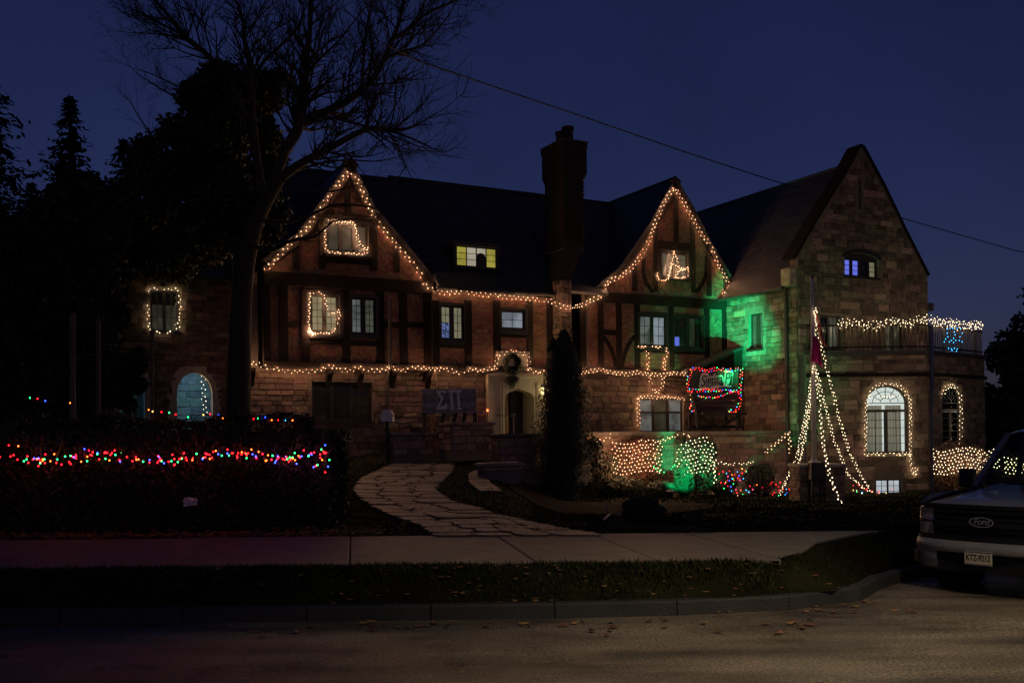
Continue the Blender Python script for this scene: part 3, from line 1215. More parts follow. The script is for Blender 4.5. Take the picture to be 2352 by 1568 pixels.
def brace(pl, p, q, wpx, bow=0.0, pr=.038):
    """curved brace between two points of the picture"""
    (u0, z0_), (u1, z1_) = pl.uv(*p), pl.uv(*q)
    w = wpx / F * 33
    d = Vector((u1 - u0, z1_ - z0_)).normalized()
    nrm = Vector((-d.y, d.x))
    a, b = [], []
    for k in range(7):
        t = k / 6
        c = Vector((u0, z0_)).lerp(Vector((u1, z1_)), t) + nrm * bow * math.sin(math.pi * t)
        a.append(tuple(c + nrm * w / 2))
        b.append(tuple(c - nrm * w / 2))
    return MB().poly([b + list(reversed(a))], lambda u, v, o: pl.pt(u, v, o + pr), pr + .02).build('timber', M['timber'], house, fix=True)


zb0, zb1 = 6.62, ZB
beam(PL, a_left - .02, ub + .04, zb0, zb1, .07)
beam(PL, a_left - .02, ub + .0, ZF - .05, ZF + .17, .1)
for px, w, y0, y1 in ((679, 14, 553, 620), (738, 14, 485, 618), (857, 16, 485, 622), (910, 14, 548, 626), (798, 14, 400, 500)):
    post(PL, px, w, y0, y1)
beam(PL, vu(PL, 738, 497) + .08, vu(PL, 857, 497) - .08, PL.uv(798, 503)[1], PL.uv(798, 490)[1], .05)
beam(PL, vu(PL, 738, 590) + .08, vu(PL, 857, 590) - .08, PL.uv(798, 606)[1], PL.uv(798, 593)[1], .05)
lp = (612, 650, 700, 793, 872, 925, 980)
for px in lp:
    post(PL, px, 18 if px > 620 else 14, 652, 838)
for (x0, x1) in ((650, 700), (872, 925), (925, 980)):
    beam(PL, vu(PL, x0, 740) + .12, vu(PL, x1, 740) - .12, PL.uv(x0, 752)[1], PL.uv(x0, 738)[1], .04)
beam(PL, vu(PL, 700, 790) + .12, vu(PL, 872, 790) - .12, PL.uv(790, 793)[1], PL.uv(790, 781)[1], .04)
sty = ('herr', 'run', 'herr', 'stack')
ups = [a_left] + [vu(PL, x_, 580) for x_ in (679, 738, 857, 910)] + [ub]
for i, (a, b) in enumerate(zip(ups, ups[1:])):
    bricks('L', PL, a, b, zb1, 10.8, ('run', 'herr', 'run', 'herr', 'run')[i], outer_L)
ups = [a_left] + [vu(PL, x_, 740) for x_ in lp[1:]] + [ub + .03]
zm = PL.uv(790, 787)[1]
for i, (a, b) in enumerate(zip(ups, ups[1:])):
    bricks('L', PL, a, b, ZF + .17, zm, ('herr', 'stack', 'herr', 'herr', 'stack', 'run', 'run')[i])
    bricks('L', PL, a, b, zm, zb0, ('herr', 'herr', 'run', 'run', 'herr', 'stack', 'run')[i])
# middle
beam(PM, ub, 3.0, ZF - .05, ZF + .16, .1)
mp = (1000, 1074, 1140, 1215, 1262)
for px in mp:
    post(PM, px, 17, 690, 842)
for (x0, x1, y) in ((1000, 1074, 792), (1140, 1215, 768)):
    beam(PM, vu(PM, x0, y) + .1, vu(PM, x1, y) - .1, PM.uv(x0, y + 6)[1], PM.uv(x0, y - 6)[1], .04)
ups = [ub] + [vu(PM, x_, 760) for x_ in mp] + [3.2]
for i, (a, b) in enumerate(zip(ups, ups[1:])):
    z_ = PM.uv(1040, 790)[1]
    if i in (1, 3):
        bricks('M', PM, a, b, ZF + .15, z_, 'herr')
        bricks('M', PM, a, b, z_, 6.7, 'run')
    else:
        bricks('M', PM, a, b, ZF + .15, 6.7, 'run')
PMr2 = Plane((ub, 0), (0, -1), (-1, 0))
bricks('M', PMr2, -.4, 0.0, ZF + .1, 6.7, 'run')
# right gable
beam(PR, aR0, FA - .01, 6.68, ZB, .07)
beam(PR, aR0, FA - .01, ZF - .05, ZF + .16, .1)
for px, w, y0, y1 in ((1551, 14, 440, 575), (1504, 13, 525, 670), (1590, 13, 500, 672), (1627, 14, 570, 680), (1456, 15, 590, 668), (1664, 10, 640, 684)):
    post(PR, px, w, y0, y1)
beam(PR, vu(PR, 1504, 560) + .08, vu(PR, 1590, 560) - .08, PR.uv(1550, 572)[1], PR.uv(1550, 556)[1], .05)
brace(PR, (1478, 596), (1500, 672), 12, -.22)
brace(PR, (1622, 590), (1598, 672), 12, .2)
rp_ = (1338, 1378, 1420, 1462, 1540, 1622, 1663)
for px in rp_:
    post(PR, px, 16, 696, 846)
beam(PR, vu(PR, 1378, 760) + .1, vu(PR, 1420, 760) - .1, PR.uv(1400, 770)[1], PR.uv(1400, 757)[1], .04)
brace(PR, (1385, 772), (1414, 842), 11, .1)
brace(PR, (1456, 772), (1428, 842), 11, -.1)
beam(PR, vu(PR, 1462, 810) + .1, vu(PR, 1622, 810) - .1, PR.uv(1540, 812)[1], PR.uv(1540, 803)[1], .045)
ups = [prof_R[0][0]] + [vu(PR, x_, 600) for x_ in (1456, 1504, 1590, 1627)] + [FA]
for i, (a, b) in enumerate(zip(ups, ups[1:])):
    zz = PR.uv(1500, 600)[1]
    if i == 0:
        bricks('R', PR, a, b, ZB, zz - .5, 'stack', outer_R)
        bricks('R', PR, a, b, zz - .5, 11, 'herr', outer_R)
    else:
        bricks('R', PR, a, b, ZB, 11.4, ('', 'herr', 'herr', 'herr', 'run')[i], outer_R)
ups = [aR0] + [vu(PR, x_, 760) for x_ in rp_[1:]] + [FA]
for i, (a, b) in enumerate(zip(ups, ups[1:])):
    bricks('R', PR, a, b, ZF + .15, 6.68, ('herr', 'herr', 'run', 'run', 'run', 'herr', 'run')[i])
for k_, mb in BR.items():
    mb.build('brick_infill', M['brick'], house)['kind'] = 'stuff'

# jetty brackets
for px in (580, 758, 830, 905, 985):
    u = vu(PL, px, 850)
    mb = MB()
    mb.poly([[(0, ZF - .06), (.0, ZF - .62), (.06, ZF - .62), (.12, ZF - .4), (.26, ZF - .2), (.3, ZF - .06)]], lambda v, z, o, u=u: PLg.pt(u + .08 + o, z, v), .16)
    mb.build('bracket', M['timber'], house, fix=True)


# ---- roofs -----------------------------------------------------------
def slab(name, quad, th=.12, mt=None, par=None):
    q = [Vector(p) for p in quad]
    n = (q[1] - q[0]).cross(q[2] - q[0]).normalized()
    if n.z < 0:
        n = -n
    m_ = len(q)
    vs = q + [p - n * th for p in q]
    fs = [tuple(range(m_)), tuple(range(2 * m_ - 1, m_ - 1, -1))] + [(k, (k + 1) % m_, m_ + (k + 1) % m_, m_ + k) for k in range(m_)]
    return MB().add(vs, fs).build(name, mt or M['slates'], par or house, fix=True)


EB, EZ = -.16, 6.82
RB = 4.3
sl = (ZRIDGE - EZ) / (RB - EB)
rz_ = lambda b: EZ + (b - EB) * sl
u_r = lambda b: rz_(b)
slab('main_roof', [(ub + .05, EB, EZ), (c0 + .1, EB, EZ), (c0 + .1, RB, ZRIDGE), (ub + .05, RB, ZRIDGE)])
slab('main_roof', [(c0 + .1, .1, rz_(.1)), (prof_R[0][0] + .2, .1, rz_(.1)), (prof_R[0][0] + .2, RB, ZRIDGE), (c0 + .1, RB, ZRIDGE)])
slab('main_roof', [(ua - .3, .75, rz_(.75)), (ub + .05, .75, rz_(.75)), (ub + .05, RB, ZRIDGE), (ua - .3, RB, ZRIDGE)])
slab('main_roof', [(prof_R[0][0] + .2, .3, rz_(.3)), (FA + .5, .3, rz_(.3)), (FA + .5, RB, ZRIDGE), (prof_R[0][0] + .2, RB, ZRIDGE)])
slab('main_roof', [(ua - .3, 9.2, 6.5), (FA + .5, 9.2, 6.5), (FA + .5, RB, ZRIDGE + .01), (ua - .3, RB, ZRIDGE + .01)])
# small hip of slates between the chimney and the right gable
slab('link_roof', [(c1, -.25, 6.98), (prof_R[0][0] + .5, -.25, 6.98), (prof_R[0][0] + .5, 2.4, 9.6), (c1, 2.4, 9.6)])


def gable_roof(pl, front, back_b, pts, th=.12, barge=True, mt=None):
    """pts: list of (u, z) from one eave over the ridge to the other"""
    for (p, q) in zip(pts, pts[1:]):
        f0, f1 = pl.pt(p[0], p[1], front), pl.pt(q[0], q[1], front)
        g0, g1 = Vector((f0.x, back_b, p[1])), Vector((f1.x, back_b, q[1]))
        slab('gable_roof', [f0, f1, g1, g0], th)
        if barge:
            d = (f1 - f0).normalized()
            upn = Vector((-d.z, 0, d.x)) if d.x > 0 else Vector((d.z, 0, -d.x))
            lo = -th * 1.02
            w = .2
            vs = [f0 + upn * lo, f1 + upn * lo, f1 + upn * (lo - w), f0 + upn * (lo - w)]
            o_ = pl.m * -.05
            vs += [v + o_ for v in vs]
            MB().add(vs, [(0, 1, 2, 3), (7, 6, 5, 4), (0, 4, 5, 1), (1, 5, 6, 2), (2, 6, 7, 3), (3, 7, 4, 0)]).build('bargeboard', M['timber'], house, fix=True)


pL = [PL.uv(*p, .075) for p in ((604, 594), (679, 537), (728, 473), (807, 363), (859, 469), (955, 583), (1003, 643))]
gable_roof(PL, .075, 4.3, pL)
pR = [PR.uv(*p, .075) for p in ((1362, 663), (1425, 611), (1496, 506), (1552, 404), (1594, 475), (1634, 555), (1685, 640))]
gable_roof(PR, .075, 5.0, pR)
# stone wing roof: behind a coped gable
gA = (LG[-1][0] + RG[0][0]) / 2
gz = LG[-1][1]
rl = [(FA - .38, 7.08), (FA + .45, 8.15), (gA, gz - .42), (gR - .05, RG[-1][1] - .25), (gR + .35, RG[-1][1] - .75)]
for (p, q) in zip(rl, rl[1:]):
    slab('wing_roof', [(p[0], WB + .38, p[1]), (q[0], WB + .38, q[1]), (q[0], 8.0, q[1]), (p[0], 8.0, p[1])], .12)
# coping of the gable
cop = LG + RG
for (p, q) in zip(cop, cop[1:]):
    d = Vector((q[0] - p[0], q[1] - p[1])).normalized()
    nrm = Vector((-d.y, d.x))
    P_ = [(p[0], p[1]), (q[0], q[1]), (q[0] + nrm.x * .1, q[1] + nrm.y * .1), (p[0] + nrm.x * .1, p[1] + nrm.y * .1)]
    MB().poly([P_], lambda u, v, o: PG.pt(u, v, o + .07), .62).build('coping_stone', M['timber'], house, fix=True)
bevel(MB().box(FA - .36, FA - .02, WB + .02, WB + .5, 7.1, 7.75).build('kneeler', M['stone'], house), .03, 1)
bevel(MB().box(gR - .1, gR + .32, WB - .05, WB + .5, 6.55, 6.85).build('kneeler', M['lead'], house), .03, 1)
# gutters and downpipes
MB().tube([H_ for H_ in (Vector((ub - .1, EB - .06, EZ - .03)), Vector((c0 + .05, EB - .06, EZ - .03)))], .065, 8).build('gutter', M['lead'], house)
MB().tube([Vector((FA - .42, .1, 7.05)), Vector((FA - .42, -3.55, 7.05))], .07, 8).build('gutter', M['lead'], house)
u_ = PF.uv(1811, 800)[0]
MB().tube([PF.pt(u_, 7.0, .14), PF.pt(u_, 6.6, .1), PF.pt(u_, .0, .1)], .07, 8).build('downpipe', M['lead'], house)
u_ = PLg.uv(886, 900)[0]
MB().tube([PL.pt(vu(PL, 893, 700), 6.4, .1), PL.pt(vu(PL, 893, 840), 4.2, .1), PLg.pt(u_, 3.6, .1), PLg.pt(u_, 1.0, .1)], .06, 8).build('downpipe', M['lead'], house)
# dormer window in the main roof
PD = Plane((0, .55), (1, 0), (0, -1))
rd = rect(PD, 1048, 563, 1141, 617)
window(PD, rd, 4, 1, 3, rec=.04, fw=.03, mull=.02, sill=True, mats=lambda c, i, j: GL['whitey'] if c in (1, 2) else GL['yellow'], label='yellow lit dormer window with a dark arched silhouette')
PD.holes.clear()
MB().pbox(PD, rd[0] - .12, rd[1] + .12, rd[3], rd[3] + .14, -1.6, .12).build('dormer_roof', M['slate'], house)
for s_ in (rd[0] - .1, rd[1]):
    MB().pbox(PD, s_, s_ + .1, rd[2] - .1, rd[3], -1.6, .02).build('dormer_cheek', M['slate'], house)
MB().pbox(PD, rd[0], rd[1], rd[2] - .3, rd[2] - .075, -.5, -.02).build('dormer_apron', M['slate'], house)
# the silhouette standing inside the dormer: a dark wreath-topped arch
xa = rect(PD, 1094, 580, 1117, 616)
MB().poly([arch_pts(xa[0], xa[1], rd[2] + .03, xa[3] - .18, xa[3], 12)], lambda u, v, o: PD.pt(u, v, o - .03), .01).build('window_silhouette', M['dkwood'], house)
# slates caught by the dormer's light
for r_ in range(9):
    b_ = -.28 + r_ * .09
    z_ = rz_(b_) + .012 + 0.0
    n_ = 13
    for k in range(n_):
        a_ = rd[0] - .35 + (k + (r_ % 2) * .5) * .2
        if a_ + .19 > rd[1] + .3:
            continue
        d = random.uniform(0, .012)
        q0 = Vector((a_, b_ - .01, z_ + .012 + d))
        q1 = Vector((a_ + .19, b_ - .01, z_ + .012 + d))
        up = Vector((0, .2, .2 * sl))
        slab('slate', [q0, q1, q1 + up, q0 + up], .012, M['slate'])
MB().tube([Vector((ub, RB, ZRIDGE + .02)), Vector((FA, RB, ZRIDGE + .02))], .08, 6).build('ridge_tile', M['slate'], house)

# ---- door surround -----------------------------------------------------
ds = MB()
ju0, ju1 = PMg.uv(1121, 900, .2)[0], PMg.uv(1247, 900, .2)[0]
zc = PMg.uv(1180, 862, .2)[1]
pz = PMg.uv(1180, 812, .2)[1]
pu0, pu1 = PMg.uv(1143, 830, .2)[0], PMg.uv(1212, 830, .2)[0]
outer_D = [(ju0, DZ), (ju1, DZ), (ju1, zc), (pu1, zc + .12), (pu1, pz), (pu0, pz), (pu0, zc + .12), (ju0, zc)]
do0, do1 = dr[0] + .12, dr[1] - .1
zsp = dr[3] - .45
cxd = (do0 + do1) / 2
door_hole = [(do0, DZ + .001), (do1, DZ + .001), (do1, zsp)]
for k in range(1, 8):
    t = k / 8
    door_hole.append((do1 + (cxd - do1) * (1 - math.cos(t * math.pi / 2)), zsp + .32 * math.sin(t * math.pi / 2) ** .9))
door_hole.append((cxd, zsp + .36))
for k in range(7, 0, -1):
    t = k / 8
    door_hole.append((do0 + (cxd - do0) * (1 - math.cos(t * math.pi / 2)), zsp + .32 * math.sin(t * math.pi / 2) ** .9))
door_hole.append((do0, zsp))
outer_Dh = [(ju0, DZ), (do0, DZ), (do0, zsp)] + list(reversed(door_hole[3:-1])) + [(do1, zsp), (do1, DZ), (ju1, DZ)] + outer_D[2:]
dsur = MB().poly([outer_Dh], lambda u, v, o: PMg.pt(u, v, o + .22), .5).build('door_surround', M['lime'], house, fix=True)
for g_ in (.09, .16):
    MB().pbox(PMg, do1 + g_, do1 + g_ + .03, DZ, zc - .25, .22, .26).build('moulding', M['lime'], dsur)
    MB().pbox(PMg, do0 - g_ - .03, do0 - g_, DZ, zc - .25, .22, .26).build('moulding', M['lime'], dsur)
bevel(MB().pbox(PMg, ju0 - .05, ju1 + .05, zc - .06, zc + .04, .22, .3).build('hood_mould', M['lime'], dsur), .02, 1)
bevel(MB().pbox(PMg, pu0 - .05, pu1 + .05, pz - .03, pz + .08, .0, .3).build('parapet_coping', M['lime'], dsur), .02, 1)
# vestibule inside the doorway
MB().box(do0 - .1, do0, .44, 2.2, DZ, 3.9).build('vestibule_wall', M['lime'], house)
MB().box(do1, do1 + .1, .44, 2.2, DZ, 3.9).build('vestibule_wall', M['lime'], house)
MB().box(do0 - .1, do1 + .1, 2.2, 2.3, DZ, 3.9).build('vestibule_back', M['oak'], house)
MB().box(do0 - .1, do1 + .1, .44, 2.2, 3.9, 4.0).build('vestibule_ceiling', M['lime'], house)
door = bevel(MB().box(0, .06, 0, .95, DZ + .02, zsp + .3).build('door', M['oak'], house), .01, 1)
door.location = (do0 + .35, .55, 0)
door.rotation_euler = (0, 0, R(-38))
MB().lathe([(.0, 0), (.03, .01), (.035, .03), (.0, .05)], (0, 0, 0), 8).build('handle', M['galv'], door).location = (-.03, .85, 2.6)
MB().box(do0 + .62, do1 - .02, .72, .78, DZ + .02, zsp + .28).build('door', M['black'], house)
MB().box(do0 + .01, do0 + .03, .1, .32, 2.55, 3.05).build('notice', emit('pale_notice', (.7, .62, .3), .12, base=.6, rough=.8), house)

# ---- bay windows with curtains -----------------------------------------
bay_glass = glass('bay_window_glass', (.85, .9, .88))
room = emit('lit_room', (.78, .80, .78), 1.15, .15, 1.2)


def curtain_mat():
    m = bpy.data.materials.new('translucent_curtain')
    m.use_nodes = True
    N, L = m.node_tree.nodes, m.node_tree.links
    b = N['Principled BSDF']
    b.inputs['Base Color'].default_value = (.62, .58, .50, 1)
    b.inputs['Roughness'].default_value = .9
    t = N.new('ShaderNodeBsdfTranslucent')
    t.inputs[0].default_value = (.5, .46, .38, 1)
    mx = N.new('ShaderNodeMixShader')
    mx.inputs[0].default_value = .6
    L.new(b.outputs[0], mx.inputs[1])
    L.new(t.outputs[0], mx.inputs[2])
    L.new(mx.outputs[0], N['Material Output'].inputs[0])
    return m


CURT = curtain_mat()


def bay_window(pl, r, A_, zs_, ztop, cas, label):
    u0, u1, z0, _ = r
    rec = .2 if pl is PB else .07
    cx = (u0 + u1) / 2
    rr = (u1 - u0) / 2
    f = MB()
    fw = .07
    inn = arch_pts(u0 + fw, u1 - fw, z0 + fw, zs_, ztop - fw, 16)
    f.poly([A_, inn], lambda u, v, o: pl.pt(u, v, o - rec + .03), .06)
    ztr = zs_ - .28
    f.pbox(pl, u0 + fw, u1 - fw, ztr - .05, ztr + .05, -rec - .03, -rec + .04)
    f.pbox(pl, cx - .06, cx + .06, z0 + fw, ztr - .05, -rec - .03, -rec + .036)
    w = f.build('arched_window', M['frame'], house, fix=True)
    w['label'] = label
    g = MB()
    cols, rows = cas, 5
    for a, b in ((u0 + fw, cx - .06), (cx + .06, u1 - fw)):
        for i in range(cols):
            for j in range(rows):
                pa, pb = a + (b - a) * i / cols, a + (b - a) * (i + 1) / cols
                p, q = z0 + fw + (ztr - .05 - z0 - fw) * j / rows, z0 + fw + (ztr - .05 - z0 - fw) * (j + 1) / rows
                pane(pl, pa + .009, pb - .009, p + .009, q - .009, -rec, bay_glass, w)
                if j:
                    g.pbox(pl, pa, pb, p - .01, p + .01, -rec - .014, -rec + .014)
            if i:
                g.pbox(pl, a + (b - a) * i / cols - .01, a + (b - a) * i / cols + .01, z0 + fw, ztr - .05, -rec - .012, -rec + .012)
    # fanlight: radial bars
    for k in range(1, 6):
        t = math.pi * k / 6
        p0 = (cx + rr * .25 * math.cos(t), zs_ + .02 + (ztop - zs_) * .25 * math.sin(t))
        p1 = (cx + (rr - fw) * math.cos(t), zs_ + .02 + (ztop - zs_ - fw) * math.sin(t))
        g.bar(pl.pt(*p0, -rec), pl.pt(*p1, -rec), .02, .026, up=pl.m)
    for q in (.25, .62):
        ps = [(cx + rr * q * math.cos(math.pi * k / 12), zs_ + .02 + (ztop - zs_) * q * math.sin(math.pi * k / 12)) for k in range(13)]
        g.tube([pl.pt(*p, -rec) for p in ps], .011, 5)
    g.pbox(pl, u0 + fw, u1 - fw, zs_ - .015, zs_ + .012, -rec - .02, -rec + .02)
    g.build('glazing_grid', M['frame'], w)
    fan = MB()
    fan.poly([arch_pts(u0 + fw, u1 - fw, ztr + .05, zs_, ztop - fw, 16)], lambda u, v, o: pl.pt(u, v, o - rec), .006)
    fan.build('pane', bay_glass, w, fix=True)
    MB().pbox(pl, u0 - .1, u1 + .1, z0 - .12, z0 - .002, -.06, .1).build('sill', M['lime'], w)
    # curtains and the lit room behind
    for (a, b, ph) in ((u0 + .02, u0 + (u1 - u0) * .44, 0), (u0 + (u1 - u0) * .5, u1 - (u1 - u0) * .12, 2)):
        c = MB()
        n = 36
        for k in range(n + 1):
            t = k / n
            u = a + (b - a) * t
            o = -rec - .12 + .045 * math.sin(t * 31 + ph) + .02 * math.sin(t * 13)
            c.v += [tuple(pl.pt(u + .03 * math.sin(t * 9), z0 + .03, o)), tuple(pl.pt(u, ztr + .2, o * .9 - .02))]
        c.f = [(2 * k, 2 * k + 2, 2 * k + 3, 2 * k + 1) for k in range(n)]
        c.build('curtain', CURT, w, True)
    rm = MB()
    rm.pbox(pl, u0 - (.1 if pl is PB else .5), u1 + (.1 if pl is PB else 1.1), z0 - .1, ztop + .05, -.66, -.62)
    rm.build('lit_room_wall', room, w)
    return w


bay_window(PB, rb, archB, zs, zt, 2, 'tall arched window with pale curtains and a fanlight')
bay_window(PC, rc, archC, zsC, ztC, 1, 'narrow arched window with pale curtains behind the signpost')
# ---- balcony railing --------------------------------------------------
zrl = PB.uv(2000, 748)[1]
for pl, U in ((PB, uB), (PC, uC)):
    rl_ = MB().pbox(pl, .1, U, zrl, zrl + .06, -.1, -.04).build('balcony_rail', M['timber'], house)
    MB().pbox(pl, .1, U, ZBAY + .1, ZBAY + .15, -.1, -.04).build('lower_rail', M['timber'], rl_)
    n = int(U / .16)
    for k in range(n + 1):
        u = .12 + (U - .2) * k / n
        w_ = .03 if k % 8 else .08
        MB().pbox(pl, u - w_ / 2, u + w_ / 2, ZBAY + .002, zrl - .002, -.09, -.05).build('baluster', M['wood'], rl_)
# ---- lean-to roof against the flank
PT = Plane((0, -1.0), (1, 0), (0, -1))
l0 = PT.uv(1598, 846)
l1 = PT.uv(1684, 802)
slab('lean_to_roof', [(l0[0], -1.0, l0[1]), (FA - .01, -1.0, l1[1] + .15), (FA - .01, .0, l1[1] + .15), (l0[0], .0, l0[1])], .1)
MB().poly([[(l0[0] + .05, l0[1] - .1), (FA - .02, l0[1] - .1), (FA - .02, l1[1] + .04), ]], lambda u, v, o: PT.pt(u, v, o - .06), .06).build('lean_to_gable', M['timber'], house)
for px in (1606, 1700):
    u = PT.uv(px, 900)[0]
    MB().pbox(PT, u - .06, u + .06, 2.0, l0[1] - .1, -.16, -.04).build('porch_post', M['timber'], house)

# wall lantern beside the door
u_, z_ = PMg.uv(1249, 893, .3)
lan = thing('wall_lantern', 'lit yellow wall lantern right of the doorway', 'lantern', HM @ PMg.pt(u_, z_, .0), TH)
MB().box(-.05, .05, -.04, -.002, -.18, .12).build('backplate', M['ironblk'], lan)
MB().tube([(0, -.04, .08), (0, -.2, .14), (0, -.25, .1)], .015, 6).build('arm', M['ironblk'], lan)
MB().lathe([(.02, .14), (.1, .06), (.1, .04)], (0, -.25, .02), 6).build('cap', M['ironblk'], lan)
MB().lathe([(.05, -.2), (.085, .05), (.02, .055)], (0, -.25, .0), 6).build('lantern_glass', emit('lantern_glow', (1, .82, .35), 9), lan)
pl2 = bpy.data.lights.new('lantern_light', 'POINT')
pl2.energy = 150
pl2.color = (1, .78, .36)
pl2.shadow_soft_size = .08
lo2 = bpy.data.objects.new('lantern_light', pl2)
COL.objects.link(lo2)
lo2.parent = lan
lo2.location = (-.05, -.5, -.05)
# blue lamp in the passage
pas = thing('passage_lamp', 'blue ceiling lamp inside the arched passage', 'lamp', H((arW[0][0] + arW[1][0]) / 2 + .4, 3.6, 4.3), TH)
MB().lathe([(.13, 0), (.12, -.06), (.06, -.1), (.02, -.11)], (0, 0, 0), 10).build('lamp_shade', emit('blue_lamp', (.3, .6, 1), 3), pas)
for dx, en in ((0, 120), (-3.2, 30)):
    pl3 = bpy.data.lights.new('passage_light', 'POINT')
    pl3.energy = en
    pl3.color = (.16, .52, 1.0)
    pl3.shadow_soft_size = .12
    lo3 = bpy.data.objects.new('passage_light', pl3)
    COL.objects.link(lo3)
    lo3.parent = pas
    lo3.location = (dx, 0, -.25)

# ================================================================== TERRACE, STEPS, PATH
PTW = Plane((0, -3.4), (1, 0), (0, -1))
tz = PTW.uv(1600, 990)[1]
t0 = PTW.uv(1346, 1040)[0]
t1 = FA + .35
terr = thing('terrace', 'stone terrace wall in front of the right gable', 'wall', HO, TH)


def loc_part(mb, name, mt, par, **k):
    return mb.build(name, mt, par, **k)


loc_part(MB().box(t0, t1, -3.38, .14, -.8, tz - .12), 'core', M['mortar'], terr)
loc_part(MB().box(t0 - .06, t1 - .2, -3.5, .14, tz - .12, tz), 'coping', M['flag'], terr)
st = MB()


def stones_to(mb, pl, u0, u1, z0, z1, seed=1, hm=(.14, .26), wm=(.24, .6)):
    rnd = random.Random(seed)
    z = z0
    while z < z1 - .05:
        h = min(rnd.uniform(*hm), z1 - z)
        u = u0
        while u < u1 - .05:
            w = min(rnd.uniform(*wm), u1 - u)
            T = Matrix.Translation(pl.pt(u + w / 2, z + h / 2, 0)) @ Matrix.Rotation(pl.rot(), 4, 'Z') @ Matrix.Diagonal((w - .014, rnd.uniform(.02, .05), h - .014, 1))
            yield T
            u += w
        z += h


def stone_objs(pl, u0, u1, z0, z1, par, seed=1, **k):
    for T in stones_to(None, pl, u0, u1, z0, z1, seed, **k):
        o = link('stone', random.choice(STONE_ME)[0], None, par)
        o.matrix_basis = T


stone_objs(Plane((0, -3.38), (1, 0), (0, -1)), t0, t1 - .3, -.4, tz - .13, terr, 5)
stone_objs(Plane((t0, 0), (0, -1), (-1, 0)), -.1, 3.36, .2, tz - .13, terr, 6)
# landing and steps before the door
lx0, lx1 = PMg.uv(1100, 1000)[0] - .2, t0 - .05
steps = thing('entrance_steps', 'stone steps and landing leading up to the front door', 'steps', HO, TH)
lz = DZ
loc_part(MB().box(lx0, lx1, -2.4, .14, .3, lz - .08), 'core', M['mortar'], steps)
loc_part(MB().box(lx0 - .04, lx1, -2.46, .36, lz - .08, lz), 'landing_slab', M['flag'], steps)
for k in range(4):
    y1 = -2.47 - k * .36
    z1_ = lz - .16 * (k + 1)
    bevel(MB().box(lx0 + .2, lx0 + 2.2, y1 - .37, y1, .3, z1_).build('step', M['flag'], steps), .015, 1)


def low_wall(name, label, px0, px1, ytop, ybot, D, thick=.45, seed=3, cap=True, core=None):
    """free-standing stone wall whose face is parallel to the house front"""
    p = at(px0, ytop, D)
    q = HI @ p
    pl = Plane((q.x, q.y), (1, 0), (0, -1))
    u1_ = pl.uv(px1, ytop)[0]
    z1_ = q.z
    z0_ = pl.uv(px0, ybot)[1]
    t = thing(name, label, 'wall', HO, TH)
    MB().pbox(pl, 0, u1_, z0_ - .3, z1_ - .1, -thick, -.01).build('core', core or M['mortar'], t)
    stone_objs(pl, 0.0, u1_, z0_, z1_ - .11, t, seed)
    stone_objs(Plane((q.x, q.y), (0, -1), (-1, 0)), -thick, -.02, z0_, z1_ - .11, t, seed + 1)
    if cap:
        bevel(MB().pbox(pl, -.06, u1_ + .06, z1_ - .1, z1_, -thick - .05, .06).build('capstone', M['flag'], t), .02, 1)
    return t


low_wall('garden_wall', 'low dark stone wall in front of the wooden letter bench', 902, 1012, 994, 1046, 29.5, seed=11)
low_wall('garden_wall', 'dark square stone planter wall directly before the entrance steps', 1038, 1134, 969, 1034, 29.0, .9, seed=12)
low_wall('garden_wall', 'capped stone wall between the door and the tall arborvitae', 1147, 1262, 996, 1092, 28.2, .5, seed=13)
low_wall('garden_wall', 'low wall with pale blue reflecting slab beside the path', 1114, 1196, 1063, 1082, 23.5, .4, seed=14)
# handrail
hr = thing('handrail', 'thin metal handrail post beside the front steps', 'handrail', at(1180, 1003, 28.6) - Vector((0, 0, .35)))
MB().tube([(0, 0, -.2), (0, 0, .9), (-.05, -.02, .96), (-.5, -.15, .97)], .018, 6).build('rail', M['galv'], hr)
MB().lathe([(.0, -.05), (.05, -.02), (.05, .03), (.0, .06)], (0, 0, .98), 8).build('finial', M['galv'], hr)

